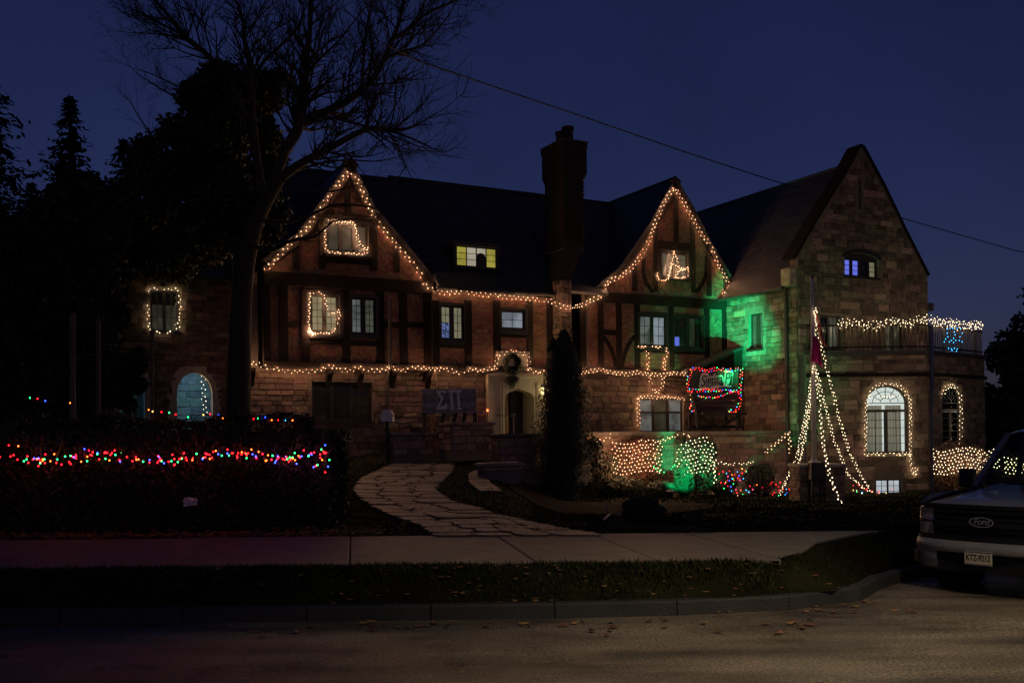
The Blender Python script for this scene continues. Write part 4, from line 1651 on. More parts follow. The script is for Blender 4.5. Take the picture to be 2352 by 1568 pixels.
# flagstone path: laid stone by stone
path = bpy.data.objects.new('path', None)
COL.objects.link(path)
struct(path)
cen = [(1195, 1232, 200), (1110, 1206, 150), (1010, 1180, 130), (935, 1150, 105), (905, 1125, 98), (925, 1100, 100), (955, 1080, 88), (975, 1064, 70)]
W3 = [(gnd(x - w, y, .02), gnd(x + w, y, .02)) for x, y, w in cen]
rows_ = []
for (l0_, r0_), (l1_, r1_) in zip(W3, W3[1:]):
    n = max(2, int(((l1_ + r1_) / 2 - (l0_ + r0_) / 2).length / .42))
    for k in range(n):
        rows_.append((l0_.lerp(l1_, k / n), r0_.lerp(r1_, k / n)))
rows_.append(W3[-1])
rp2 = random.Random(9)
nst = 0
base = MB()
for i, ((l0_, r0_), (l1_, r1_)) in enumerate(zip(rows_, rows_[1:])):
    base.add([l0_ - Vector((0, 0, .0)), r0_, r1_, l1_], [(0, 1, 2, 3)])
    w = (r0_ - l0_).length
    n = max(2, int(w / .52))
    cuts = [0] + sorted((k + rp2.uniform(-.28, .28)) / n for k in range(1, n)) + [1]
    for k in range(n):
        c = []
        a, b = cuts[k], cuts[k + 1]
        quad = [l0_.lerp(r0_, a), l0_.lerp(r0_, b), l1_.lerp(r1_, b), l1_.lerp(r1_, a)]
        cc = sum(quad, Vector()) / 4
        pts = []
        for m_ in range(4):
            p, q = quad[m_], quad[(m_ + 1) % 4]
            for t in (.2, .8):
                v = p.lerp(q, t)
                v = cc + (v - cc) * rp2.uniform(.89, .98)
                pts.append(v)
        th = rp2.uniform(.03, .05)
        tilt = Vector((rp2.uniform(-.012, .012), rp2.uniform(-.015, .015), 0))
        top = [Vector((p.x, p.y, ground_z(p.x, p.y) + th + (p - cc).dot(tilt))) for p in pts]
        m8 = len(pts)
        MB().add(top + [p - Vector((0, 0, .09)) for p in top], [tuple(range(m8)), tuple(range(2 * m8 - 1, m8 - 1, -1))] + [(q, (q + 1) % m8, m8 + (q + 1) % m8, m8 + q) for q in range(m8)]).build('flagstone', M['flag'], path, fix=True)
for i, v in enumerate(base.v):
    base.v[i] = (v[0], v[1], ground_z(v[0], v[1]) + .012)
base.build('path_bed', M['soil'], path)
# short side path that catches the sky
sp_ = [(1130, 1072, 18), (1098, 1092, 22), (1102, 1112, 24), (1130, 1132, 26)]
spath = bpy.data.objects.new('path', None)
COL.objects.link(spath)
struct(spath)
for (x0, y0, w0), (x1, y1, w1) in zip(sp_, sp_[1:]):
    for k in range(3):
        t0_, t1_ = k / 3, (k + .9) / 3
        q = [gnd(x0 + (x1 - x0) * t + s * (w0 + (w1 - w0) * t), y0 + (y1 - y0) * t) for t, s in ((t0_, -1), (t0_, 1), (t1_, 1), (t1_, -1))]
        q = [Vector((p.x, p.y, ground_z(p.x, p.y) + .045)) for p in q]
        slab('flagstone', q, .06, M['flag'], spath)

# mulch bed round the arborvitae
mb = MB()
bc = gnd(1290, 1160)
ring = []
for k in range(40):
    a = 2 * math.pi * k / 40
    x_, y_ = bc.x + 1.0 + math.cos(a) * (2.6 + .3 * math.sin(3 * a)), bc.y - 1.5 + math.sin(a) * (4.2 + .4 * math.sin(2 * a + 1))
    ring.append(Vector((x_, y_, ground_z(x_, y_) + .03)))
ctr = Vector((bc.x + 1, bc.y - 1.5, ground_z(bc.x + 1, bc.y - 1.5) + .06))
for rr_ in (.33, .66):
    pass
vs = [ctr] + [Vector((ctr.x + (p.x - ctr.x) * f_, ctr.y + (p.y - ctr.y) * f_, ground_z(ctr.x + (p.x - ctr.x) * f_, ctr.y + (p.y - ctr.y) * f_) + .035)) for f_ in (.33, .66) for p in ring] + ring
fs = [(0, 1 + k, 1 + (k + 1) % 40) for k in range(40)] + [(1 + r_ * 40 + k, 41 + r_ * 40 + k, 41 + r_ * 40 + (k + 1) % 40, 1 + r_ * 40 + (k + 1) % 40) for r_ in (0, 1) for k in range(40)]
struct(MB().add(vs, fs).build('planting_bed', M['soil'], None, True))
#@@PART2
# ================================================================== LIGHT STRINGS
BULB_MB = MB()
_p = (1 + 5 ** .5) / 2
_iv = [Vector(v).normalized() for v in ((-1, _p, 0), (1, _p, 0), (-1, -_p, 0), (1, -_p, 0), (0, -1, _p), (0, 1, _p), (0, -1, -_p), (0, 1, -_p), (_p, 0, -1), (_p, 0, 1), (-_p, 0, -1), (-_p, 0, 1))]
_if = [(0, 11, 5), (0, 5, 1), (0, 1, 7), (0, 7, 10), (0, 10, 11), (1, 5, 9), (5, 11, 4), (11, 10, 2), (10, 7, 6), (7, 1, 8), (3, 9, 4), (3, 4, 2), (3, 2, 6), (3, 6, 8), (3, 8, 9), (4, 9, 5), (2, 4, 11), (6, 2, 10), (8, 6, 7), (9, 8, 1)]
BULB_MB.add(_iv, _if)
BULBS = {}
for nm, col, st_ in (('warm', (1.0, .50, .27), 165.0), ('cool', (1.0, .74, .45), 26.0), ('red', (1.0, .006, .012), 12.0), ('orange', (1.0, .13, .012), 16.0), ('green', (.01, 1.0, .16), 6.0), ('blue', (.02, .06, 1.0), 14.0), ('cyan', (.02, .4, 1.0), 9.0), ('yellow', (1.0, .5, .1), 10.0), ('pink', (1.0, .04, .2), 12.0)):
    me = BULB_MB.mesh('bulb_' + nm, True)
    me.materials.append(emit('bulb_glow_' + nm, col, st_, base=.3))
    BULBS[nm] = me
MULTI = ('red', 'yellow', 'red', 'green', 'red', 'cyan', 'red', 'pink', 'orange', 'green', 'red', 'blue', 'red')


def poly_len(pts):
    return sum((b - a).length for a, b in zip(pts, pts[1:]))


def sample(pts, step):
    out, acc = [], 0.0
    for p, q in zip(pts, pts[1:]):
        L_ = (q - p).length
        if L_ < 1e-6:
            continue
        t = -acc + (step if out else 0)
        t = max(t, 0)
        while t <= L_:
            out.append((p.lerp(q, t / L_), (q - p) / L_))
            t += step
        acc = L_ - (t - step)
    return out


SR = random.Random(21)


def string(label, pts, step=.085, zig=.045, cols=('warm',), r=.0165, cat='string lights', group=None, jit=.02, out=Vector((0, 0, 0)), name='light_string', extra=()):
    """a wire with bulbs along a line of points in the world"""
    pts = [Vector(p) for p in pts]
    root = thing(name, label, cat, pts[0], 0, group)
    o = pts[0]
    S = sample(pts, step * 1.08)
    vd = Vector((0, -1, 0))
    wp = []
    for k, (p, t) in enumerate(S):
        side = t.cross(vd)
        if side.length < 1e-3:
            side = Vector((0, 0, 1))
        side.normalize()
        q = p + side * (zig * (1 if k % 2 else -1)) + Vector((SR.uniform(-jit, jit), SR.uniform(-jit, jit) * .6, SR.uniform(-jit, jit))) + out
        wp.append(p + out)
        if SR.random() < .05:
            continue
        c = cols[k % len(cols)] if len(cols) > 1 else cols[0]
        if len(cols) > 1 and SR.random() < .25:
            c = SR.choice(cols)
        b = link('bulb', BULBS[c], None, root)
        b.location = q - o
        f = r * SR.uniform(.72, 1.15)
        b.scale = (f, f, f * 1.15)
    for (q, c) in extra:
        b = link('bulb', BULBS[c], None, root)
        b.location = q - o
        b.scale = (r, r, r * 1.15)
    if len(wp) > 1:
        MB().tube([p - o for p in wp], .006, 3).build('wire', M['wire'], root)
    return root


def onp(pl, px, off):
    return [pl.w(x_, y_, off) for x_, y_ in px]


string('warm double string climbing both rakes of the left timbered gable', onp(PL, [(611, 620), (637, 592), (663, 564), (704, 526), (733, 487), (746, 465), (763, 440), (778, 425), (788, 408), (805, 396), (818, 402), (824, 423), (844, 465), (856, 492), (876, 521), (896, 546), (920, 573), (940, 595), (967, 632), (977, 654), (1004, 671)], .115), .1, .045)
string('warm string draped along the eave above the middle windows', onp(PM, [(1004, 671), (1030, 674), (1064, 670), (1090, 675), (1130, 678), (1170, 683), (1210, 686), (1262, 691)], .1), .085, .05)
string('warm string looped round the chimney and up the right timbered gable', onp(PCH, [(1264, 691), (1286, 702), (1305, 707)], .05) + onp(PR, [(1338, 700), (1360, 688), (1385, 678), (1389, 662), (1400, 645), (1427, 635), (1449, 617), (1474, 586), (1494, 546), (1503, 519), (1512, 497), (1523, 470), (1538, 446), (1545, 434), (1552, 434), (1570, 464), (1585, 490), (1599, 517), (1616, 544), (1632, 564), (1645, 597), (1661, 626), (1674, 651), (1681, 662), (1664, 666), (1659, 680), (1668, 672)], .115), .088, .05)
string('long warm string along the jetty beam from the left corner past the doorway', onp(PL, [(573, 842), (575, 834), (588, 834), (610, 843), (635, 847), (662, 853), (699, 852), (728, 851), (748, 843), (768, 841), (780, 848), (805, 852), (824, 843), (842, 846), (858, 851), (874, 851), (896, 843), (915, 850), (934, 850), (952, 843), (984, 846)], .15) + onp(PM, [(1006, 850), (1019, 845), (1036, 850), (1055, 857), (1085, 845), (1104, 853), (1125, 845), (1138, 850), (1141, 829), (1144, 813), (1165, 811), (1179, 805), (1193, 812), (1209, 811), (1215, 829), (1215, 850), (1242, 857), (1261, 851), (1270, 857)], .15), .088, .04)
string('warm string on the beam right of the tall arborvitae', onp(PR, [(1330, 857), (1340, 856), (1366, 850), (1381, 848), (1401, 854), (1442, 860), (1466, 854), (1486, 860), (1521, 860), (1554, 857), (1580, 860)], .15), .08, .045)
string('warm string tied in a hanging U below a first floor window', onp(PR, [(1467, 797), (1500, 798), (1527, 798), (1533, 804), (1530, 820), (1527, 834), (1526, 850), (1524, 872), (1520, 895), (1507, 903), (1497, 890), (1492, 863), (1489, 845), (1488, 813), (1485, 801)], .07), .075, .035)
string('warm string across the top of the ground floor right window', onp(PRg, [(1571, 916), (1540, 912), (1510, 913), (1490, 911), (1467, 912), (1467, 940), (1467, 977)], .1), .075, .035, )
string('warm string swagged across the left attic window', onp(PL, [(766, 510), (751, 515), (748, 527), (747, 550), (748, 568), (753, 578), (770, 580), (800, 581), (825, 584), (842, 582), (846, 570), (834, 567), (826, 555), (820, 535), (815, 515), (809, 509), (795, 510), (780, 507), (766, 505), (752, 505), (760, 511), (785, 511), (808, 513), (818, 525), (818, 545), (826, 562), (838, 574), (845, 577)], .09), .085, .014, jit=.008)
string('warm string outlining the lit casement of the left gable', onp(PL, [(733, 671), (742, 676), (748, 686), (749, 702), (755, 712), (758, 716), (768, 720), (779, 712), (781, 722), (778, 738), (772, 754), (763, 764), (742, 765), (722, 765), (712, 758), (709, 744), (711, 720), (711, 696), (712, 675), (722, 671)], .09), .085, .014, jit=.008)
string('dense warm clump at the lower corner of the left casement', onp(PL, [(712, 754), (710, 762), (716, 764), (722, 767), (714, 760), (711, 765), (718, 768), (724, 766)], .15), .035, .02)
string('warm string bunched over the right attic window', onp(PR, [(1510, 628), (1512, 640), (1525, 645), (1536, 640), (1541, 620), (1544, 600), (1546, 590), (1547, 577), (1554, 592), (1557, 605), (1562, 618), (1572, 621), (1580, 612), (1581, 622), (1579, 634), (1565, 638), (1550, 637), (1560, 622), (1575, 618), (1541, 605), (1536, 632)], .09), .07, .014, jit=.008)
string('small warm string framing the dark window of the left stone wing', onp(PW, [(343, 668), (342, 663), (360, 663), (385, 665), (405, 663), (414, 668), (412, 690), (413, 712), (411, 735), (411, 752), (400, 762), (378, 764), (360, 762), (344, 758), (341, 740), (342, 715), (341, 696)], .1), .1, .022, ('cool',), r=.0165)
string('vertical string of white bulbs hanging in the blue lit arch', onp(PW, [(466, 858), (468, 870), (464, 885), (469, 900), (466, 915), (471, 930), (470, 944), (474, 951)], -.1), .085, .05, ('cool',), r=.0165)
# sign frame strings are added with the sign
# right wing: balcony
for k, lb in enumerate(('upper', 'middle', 'lower')):
    d = (k - 1) * 6
    string('%s row of warm bulbs wound along the balcony rail over the stone bay' % lb, onp(PB, [(1925, 745 + d), (1945, 742 + d * .8), (1965, 739 + d), (1985, 747 + d), (2005, 749 + d), (2025, 745 + d), (2045, 737 + d), (2065, 738 + d), (2085, 744 + d * .6), (2105, 736 + d), (2125, 732 + d)], .06) + onp(PC, [(2140, 735 + d), (2160, 741 + d), (2185, 743 + d), (2205, 746 + d * 1.3), (2225, 748 + d), (2245, 746 + d), (2258, 745 + d)], .05), .085, .04, ('cool',), jit=.05, r=.0165)
string('arched string of warm bulbs outlining the front bay window', onp(PB, [(1988, 1043), (1988, 1000), (1989, 950), (1992, 915), (2003, 895), (2020, 883), (2042, 879), (2062, 884), (2080, 897), (2090, 918), (2092, 960), (2091, 1000), (2091, 1040), (2070, 1042), (2040, 1043), (2010, 1042), (1990, 1043)], .12), .07, .03, ('cool',), r=.0165)
string('tail of warm bulbs dangling from the front bay window corner', onp(PB, [(2091, 1043), (2092, 1065), (2095, 1085), (2102, 1092), (2107, 1078), (2104, 1070)], .12), .075, .03, ('cool',), r=.0165)
string('row of bulbs across the fanlight of the front bay window', onp(PB, [(1998, 908), (2020, 911), (2045, 910), (2065, 911), (2082, 908)], .1), .085, .015, ('cool',), r=.0165)
string('warm string around the narrow side bay window', onp(PC, [(2166, 905), (2172, 892), (2182, 885), (2195, 888), (2204, 903), (2208, 925), (2208, 950), (2208, 980), (2207, 1005), (2206, 1020)], .12), .08, .05, ('cool',), r=.0165)
menx = [(1290, 235), (1310, 230), (1330, 225), (1350, 225), (1380, 225), (1405, 230), (1415, 260), (1400, 285), (1395, 310), (1415, 320), (1360, 250), (1365, 270), (1355, 295), (1370, 310), (1355, 325), (1340, 310), (1310, 260), (1315, 285), (1300, 300), (1290, 320), (1325, 320), (1320, 365), (1340, 370), (1360, 365), (1380, 370), (1345, 380), (1375, 385)]
mw = onp(PC, [(1745.6 + x_ * .32813, 679.9 + y_ * .32813) for x_, y_ in menx], .05)
string('blue bulbs shaped like a candlestick on the balcony rail', mw[:1] + mw[:1], 9, 0, ('cyan',), r=.0165, extra=[(p, 'cyan') for p in mw[1:]])

# ================================================================== FOLIAGE HELPERS
FR = random.Random(5)


def leafquad(mb, p, n, s, asp=.55):
    n = n.normalized()
    a = n.cross(Vector((FR.uniform(-1, 1), FR.uniform(-1, 1), FR.uniform(-1, 1))))
    if a.length < 1e-3:
        a = n.cross(Vector((1, 0, 0)))
    a.normalize()
    b = n.cross(a) * asp
    mb.add([p - a * s * .5, p + b * s * .5, p + a * s * .5, p - b * s * .5], [(0, 1, 2, 3)])


def rv():
    while True:
        v = Vector((FR.uniform(-1, 1), FR.uniform(-1, 1), FR.uniform(-1, 1)))
        if .05 < v.length < 1:
            return v


def cloud(mb, c, rx_, ry_, rz2, n, s, shell=.55):
    """leaves through an uneven ellipsoid"""
    lumps = [(rv() * .75, FR.uniform(.35, .55)) for _ in range(9)]
    for k in range(n):
        l, lr = FR.choice(lumps)
        v = l + rv().normalized() * lr * (shell + (1 - shell) * FR.random()) * FR.uniform(.8, 1.12)
        p = Vector(c) + Vector((v.x * rx_, v.y * ry_, v.z * rz2))
        leafquad(mb, p, rv(), s * FR.uniform(.6, 1.3))


def conifer(label, base, h, r, n_whorl=26, s=.3, seed=1, name='spruce_tree', group=None):
    FR.seed(seed)
    t = thing(name, label, 'tree', base, FR.uniform(0, 6), group)
    MB().tube([(0, 0, 0), (0, 0, h * .5), (0, 0, h * .98)], [r * .085, r * .05, .02], 8).build('trunk', M['bark'], t)
    mb = MB()
    for k in range(n_whorl):
        f = (k / (n_whorl - 1)) ** .9
        z = h * (.08 + .9 * f)
        ln = r * (1 - f) ** .75 * FR.uniform(.8, 1.2) + .22
        nb = int(12 + 9 * (1 - f))
        for b in range(nb):
            a = FR.uniform(0, 2 * math.pi)
            l2 = ln * FR.uniform(.55, 1.15)
            dr_ = FR.uniform(.12, .42)
            m_ = max(4, int(l2 / s * 2.6))
            for j in range(m_):
                u = (j + FR.random()) / m_
                w = .3 * l2 * (1 - u) * FR.uniform(-1, 1)
                p = Vector((math.cos(a) * l2 * u - math.sin(a) * w, math.sin(a) * l2 * u + math.cos(a) * w, z - dr_ * l2 * u + .22 * l2 * u * u + FR.uniform(-.08, .05)))
                leafquad(mb, p, Vector((math.cos(a) * .5, math.sin(a) * .5, 1)) + rv() * .6, s * FR.uniform(.7, 1.35), .4)
    mb.build('crown', M['conif'], t)
    return t


def wbase(px, D):
    p = at(px, HY, D)
    return Vector((p.x, p.y, ground_z(p.x, p.y) - .1))


def tree_h(py, D):
    return CZ + (HY - py) / F * D


# evergreens on the left
for (px, py, D, r, lb, sd) in ((168, 200, 42, 3.1, 'tall dark spruce with a leaning tip on the left', 3), (-40, 70, 36, 3.9, 'broad dark spruce cut by the left edge of the view', 4), (292, 300, 43, 2.9, 'shorter spruce just right of the tall left spruce', 5),
                              (80, 400, 46, 3.8, 'low spruce in the gap at the far left', 6), (395, 345, 42, 3.6, 'dark spruce standing behind the left stone wing', 7), (230, 455, 40, 3.2, 'small spruce between the two pointed spruces', 8),
                              (480, 330, 44, 3.2, 'spruce half hidden by the ivy covered tree', 9)):
    b = wbase(px, D)
    conifer(lb, b, tree_h(py, D) - b.z, r * 1.15, 44, .38, sd, group='dark evergreens left of the house')
# ivy-clad tree
FR.seed(12)
D = 29.0
b = wbase(548, D)
iv = thing('evergreen_tree', 'dark round topped evergreen crown behind the bare tree limbs', 'tree', b)
mb = MB()
for (px, py, rx_, rz2, n) in ((545, 225, 125, 75, 5200), (480, 240, 70, 55, 1700), (610, 190, 65, 45, 1600), (560, 330, 110, 110, 4200), (480, 320, 120, 75, 4000), (430, 420, 165, 120, 6500), (400, 560, 150, 110, 4500), (330, 420, 70, 95, 2000), (540, 470, 110, 130, 3800), (420, 580, 130, 90, 2600)):
    p = at(px, py, D + FR.uniform(-1, 1)) - b
    k = D / F
    cloud(mb, p, rx_ * k, rx_ * k * .9, rz2 * k, int(n * 1.5), .19)
mb.build('crown', M['leaf'], iv)
MB().tube([(0, 0, 0), (.1, 0, 4), (.0, .2, 9)], [.3, .25, .12], 8).build('trunk', M['bark'], iv)
FR.seed(13)
for (px, py, w_, h_, lb) in ((30, 740, 190, 480, 'large black evergreen bush at the far left behind the hedge'), (160, 690, 170, 560, 'tall black evergreen bush behind the leftmost pole'), (238, 640, 120, 420, 'dark evergreen bush left of the outlined wing window'), (296, 872, 62, 130, 'small dark evergreen bush before the dim left arch')):
    D = 27.5
    b = wbase(px, D)
    t = thing('evergreen_bush', lb, 'bush', b, 0, 'black evergreens before the left wing')
    mb = MB()
    k = D / F
    for q in range(4):
        cloud(mb, at(px + FR.uniform(-15, 15), py + h_ * (q / 3 - .5) * .7, D) - b, w_ * k * .55, w_ * k * .5, h_ * k * .22, 2600, .24)
    mb.build('crown', M['conif'], t)
    MB().tube([(0, 0, 0), (0, 0, tree_h(py, D) - b.z)], [.14, .06], 7).build('trunk', M['bark'], t)
# trees at the right edge
FR.seed(14)
for (px, py, D, w_, lb) in ((2330, 750, 58, 75, 'dark tree beyond the bay at the right edge'), (2420, 640, 66, 120, 'larger dark tree behind the parked truck')):
    b = wbase(px, D)
    t = thing('evergreen_tree', lb, 'tree', b)
    mb = MB()
    k = D / F
    hh = tree_h(py, D) - b.z
    for q in (.25, .5, .78):
        cloud(mb, Vector((0, 0, hh * q)), w_ * k * (1.1 - q * .5), w_ * k, hh * .24, 2600, .4)
    mb.build('crown', M['leaf'], t)
    MB().tube([(0, 0, 0), (0, 0, hh * .8)], [.3, .1], 8).build('trunk', M['bark'], t)

# ------------------------------------------------------------------ the bare tree
TD = 26.8
tb = wbase(549, TD)
bare = thing('bare_tree', 'big leafless tree spreading its limbs over the left gable', 'tree', tb)
TR = random.Random(31)
trunk, limbs, twigs = MB(), MB(), MB()


def tp(px, py, dd=0.0):
    return at(px, py, TD + dd) - tb


def smooth_path(pts, n=4):
    out = []
    for i in range(len(pts) - 1):
        p0, p1, p2, p3 = pts[max(i - 1, 0)], pts[i], pts[i + 1], pts[min(i + 2, len(pts) - 1)]
        for k in range(n):
            t = k / n
            out.append(.5 * ((2 * p1) + (p2 - p0) * t + (2 * p0 - 5 * p1 + 4 * p2 - p3) * t * t + (3 * p1 - p0 - 3 * p2 + p3) * t ** 3))
    out.append(pts[-1])
    return out


def sprout(p, d, L_, r, lev):
    """a crooked twig with its own twigs"""
    n = 5
    pts, q, dd = [p], p.copy(), d.normalized()
    for k in range(n):
        dd = (dd + Vector((TR.uniform(-.22, .22), TR.uniform(-.22, .22), TR.uniform(-.12, .26)))).normalized()
        q = q + dd * (L_ / n)
        pts.append(q.copy())
    (limbs if lev == 0 and r > .03 else twigs).tube(pts, [r * (1 - .75 * k / n) for k in range(n + 1)], 4 if lev else 5, False)
    if lev < 3:
        m_ = (7, 6, 4)[lev]
        for k in range(m_):
            i = TR.randint(1, n)
            t = (pts[i] - pts[i - 1]).normalized()
            s = t.cross(rvt()).normalized()
            sprout(pts[i - 1].lerp(pts[i], TR.random()), t * .8 + s * TR.uniform(.5, 1.0) + Vector((0, 0, .15)), L_ * TR.uniform(.38, .66), r * .52, lev + 1)


def rvt():
    return Vector((TR.uniform(-1, 1), TR.uniform(-1, 1), TR.uniform(-1, 1)))


def limb(pxs, r0, r1, nt=9, tl=1.7, lev=1, d0=0.0, d1=0.0, start=.15):
    pts = smooth_path([tp(x_, y_, d0 + (d1 - d0) * i / max(1, len(pxs) - 1)) for i, (x_, y_) in enumerate(pxs)])
    m_ = len(pts)
    r0, r1 = r0 * .78, r1 * .7
    limbs.tube(pts, [r0 + (r1 - r0) * k / (m_ - 1) for k in range(m_)], 7, True)
    for k in range(int(nt * 1.5)):
        f = start + (1 - start) * TR.random()
        i = min(m_ - 2, int(f * (m_ - 1)))
        t = (pts[i + 1] - pts[i]).normalized()
        s = t.cross(rvt()).normalized()
        sprout(pts[i], t * .7 + s * TR.uniform(.5, 1.1) + Vector((0, 0, .2)), tl * TR.uniform(.6, 1.25), (r0 + (r1 - r0) * f) * .42, lev)
    sprout(pts[-1], pts[-1] - pts[-2], tl, r1, 1)


tpts = smooth_path([tp(549, 1000), tp(549, 900), tp(552, 760), tp(560, 640), tp(578, 540), tp(606, 470), tp(640, 412)])
trunk.tube(tpts, [.34 + (.17 - .34) * k / (len(tpts) - 1) for k in range(len(tpts))], 14)
limb([(640, 412), (680, 383), (724, 358), (768, 334), (838, 299), (880, 296), (908, 299), (940, 294), (968, 281)], .17, .03, 16, 1.5, 1, 0, -1.5)
limb([(838, 299), (846, 268), (852, 246), (866, 220), (880, 197), (886, 170)], .07, .02, 10, 1.2, 1, -.8, -.4)
limb([(880, 296), (930, 312), (975, 332), (1007, 348)], .05, .015, 8, 1.0, 1, -1.0, -1.6)
limb([(622, 440), (655, 345), (697, 281), (750, 256), (803, 228), (852, 186), (880, 140), (901, 91), (919, 42), (928, -20)], .2, .06, 20, 1.9, 1, 0, 1.2)
limb([(901, 91), (937, 67), (979, 32), (1049, 0), (1100, -30)], .08, .03, 11, 1.5, 1, .8, 1.6)
limb([(893, 130), (930, 118), (968, 105), (996, 78), (1024, 46)], .06, .02, 10, 1.2, 1, .7, -.2)
limb([(830, 205), (834, 150), (838, 90), (850, 20), (856, -40)], .06, .03, 9, 1.5, 1, .5, -.5)
limb([(655, 345), (685, 300), (700, 220), (704, 140), (712, 60), (716, -40)], .17, .07, 20, 1.7, 1, 0, .6)
limb([(704, 170), (740, 130), (780, 92), (820, 40)], .06, .02, 10, 1.4, 1, .3, -1)
limb([(700, 240), (745, 215), (790, 205), (820, 160)], .05, .02, 8, 1.3, 1, .2, -1)
limb([(606, 470), (585, 330), (576, 200), (572, 140), (561, 90), (559, 50), (545, 10)], .17, .05, 14, 1.6, 1, 0, 1)
limb([(576, 230), (600, 150), (640, 110), (680, 70), (700, 20)], .08, .03, 11, 1.5, 1, .6, 1.4)
limb([(585, 330), (530, 190), (486, 137), (455, 108), (427, 84), (395, 45), (363, 7), (345, -20)], .13, .04, 14, 1.6, 1, .5, -.5)
limb([(440, 95), (400, 84), (360, 78), (321, 76)], .05, .015, 9, 1.2, 1, 0, -.8)
limb([(427, 84), (380, 60), (330, 32), (275, 10)], .05, .015, 8, 1.3, 1, 0, .6)
limb([(430, 85), (445, 40), (455, -10)], .04, .015, 5, 1.2, 1, 0, .6)
limb([(500, 160), (470, 185), (420, 200), (360, 175), (320, 160)], .05, .015, 8, 1.1, 1, 0, .6)
limb([(420, 235), (380, 210), (345, 190), (310, 165)], .04, .012, 6, 1.0, 2, 0, .3)
limb([(360, 330), (340, 300), (315, 262), (300, 235)], .035, .012, 5, .9, 2, 0, .3)
limb([(572, 560), (620, 575), (669, 553), (723, 543), (755, 517), (773, 507), (846, 497)], .08, .015, 9, .9, 2, -.3, -1.4, .35)
limb([(590, 505), (660, 510), (728, 487), (773, 470), (846, 475), (880, 490)], .07, .012, 9, .9, 2, -.2, -1.0, .4)
limb([(640, 412), (700, 430), (760, 440), (820, 425), (860, 435)], .05, .012, 9, .9, 2, 0, -.8, .4)
limb([(650, 400), (740, 375), (800, 368), (870, 370), (940, 352)], .05, .012, 8, 1.0, 2, 0, 1, .3)
trunk.build('trunk', M['bark'], bare, True)
limbs.build('limb', M['bark'], bare, True)
twigs.build('twigs', M['bark'], bare)['kind'] = 'stuff'

# ------------------------------------------------------------------ arborvitae, ball shrub
FR.seed(40)
AD = 21.5
ab = gnd(1291, 1152)
AD = ab.y
arb = thing('arborvitae', 'tall narrow dark arborvitae in front of the doorway wall', 'tree', ab)
k = AD / F
prof = [(1152, 40), (1110, 50), (1060, 58), (1000, 58), (940, 53), (880, 45), (830, 34), (795, 20), (768, 6)]
prof = sorted([(tree_h(y_, AD) - ab.z, w_ * k) for y_, w_ in prof])
mb = MB()


def pr_at(z):
    for (z0_, r0_), (z1_, r1_) in zip(prof, prof[1:]):
        if z0_ <= z <= z1_:
            return r0_ + (r1_ - r0_) * (z - z0_) / (z1_ - z0_)
    return prof[0][1] if z < prof[0][0] else prof[-1][1]


Hh = prof[-1][0]
for q in range(15000):
    z = Hh * FR.random() ** .9
    a = FR.uniform(0, 2 * math.pi)
    r_ = pr_at(z) * (1 + .13 * math.sin(a * 4 + z * 3.1) + .1 * math.sin(z * 7 + a * 2) + .06 * math.sin(z * 17 - a)) * (FR.uniform(.75, 1.06) if FR.random() < .93 else FR.uniform(1.0, 1.2))
    off = .1 * (z / Hh)
    leafquad(mb, Vector((math.cos(a) * r_ + off, math.sin(a) * r_, z + FR.uniform(-.05, .12))), Vector((math.cos(a), math.sin(a), FR.uniform(-.2, .5))) + rv() * .5, FR.uniform(.06, .15), .35)
for (dx, hh_, rr_) in ((.13, .12, .1), (-.2, -.12, .12)):
    for q in range(500):
        z = Hh - .5 + (.5 + hh_) * FR.random()
        r_ = rr_ * (1 - (z - Hh + .5) / (.52 + hh_)) * 1.6
        a = FR.uniform(0, 6.28)
        leafquad(mb, Vector((dx + math.cos(a) * r_, math.sin(a) * r_, z)), rv(), .1, .3)
mb.build('crown', M['conif'], arb)
core = MB()
core.lathe([(max(.03, r_ * .62), z) for z, r_ in prof], (0.03, 0, 0), 12)
core.build('inner_branches', M['bark'], arb)
MB().tube([(0, 0, -.1), (0, 0, .5)], .09, 8).build('trunk', M['bark'], arb)
glint = MB()


def shrub(label, c, rx_, ry_, rz2, n, s, mt, name='shrub', group=None, seed=1, cols=None):
    FR.seed(seed)
    t = thing(name, label, 'shrub', Vector((c.x, c.y, ground_z(c.x, c.y))), 0, group)
    o = Vector((0, 0, c.z - ground_z(c.x, c.y)))
    mb = MB()
    for q in range(n):
        v = rv().normalized()
        f = 1 + .12 * math.sin(v.x * 5 + seed) * math.cos(v.z * 6) + FR.uniform(-.14, .06)
        leafquad(mb, o + Vector((v.x * rx_ * f, v.y * ry_ * f, v.z * (rz2 if v.z > 0 else max(rz2, o.z)) * f)), v + rv() * .8, s * FR.uniform(.6, 1.3), .6)
    mb.build('foliage', mt, t)
    tw = MB()
    for q in range(22):
        v = rv().normalized()
        v.z = abs(v.z)
        tw.tube([(v.x * .05, v.y * .05, 0), o + Vector((v.x * rx_ * .5, v.y * ry_ * .5, (v.z - .3) * rz2 * .6)), o + Vector((v.x * rx_ * .95, v.y * ry_ * .95, v.z * rz2 * .95))], [.025, .016, .006], 4)
    tw.build('stems', M['twig'], t)
    return t


def sh_px(label, px, py, D, wpx, hpx, n, s, mt, **kw):
    k = D / F
    return shrub(label, at(px, py, D), wpx * k / 2, min(wpx, hpx * 1.2) * k / 2, hpx * k / 2, n, s, mt, **kw)


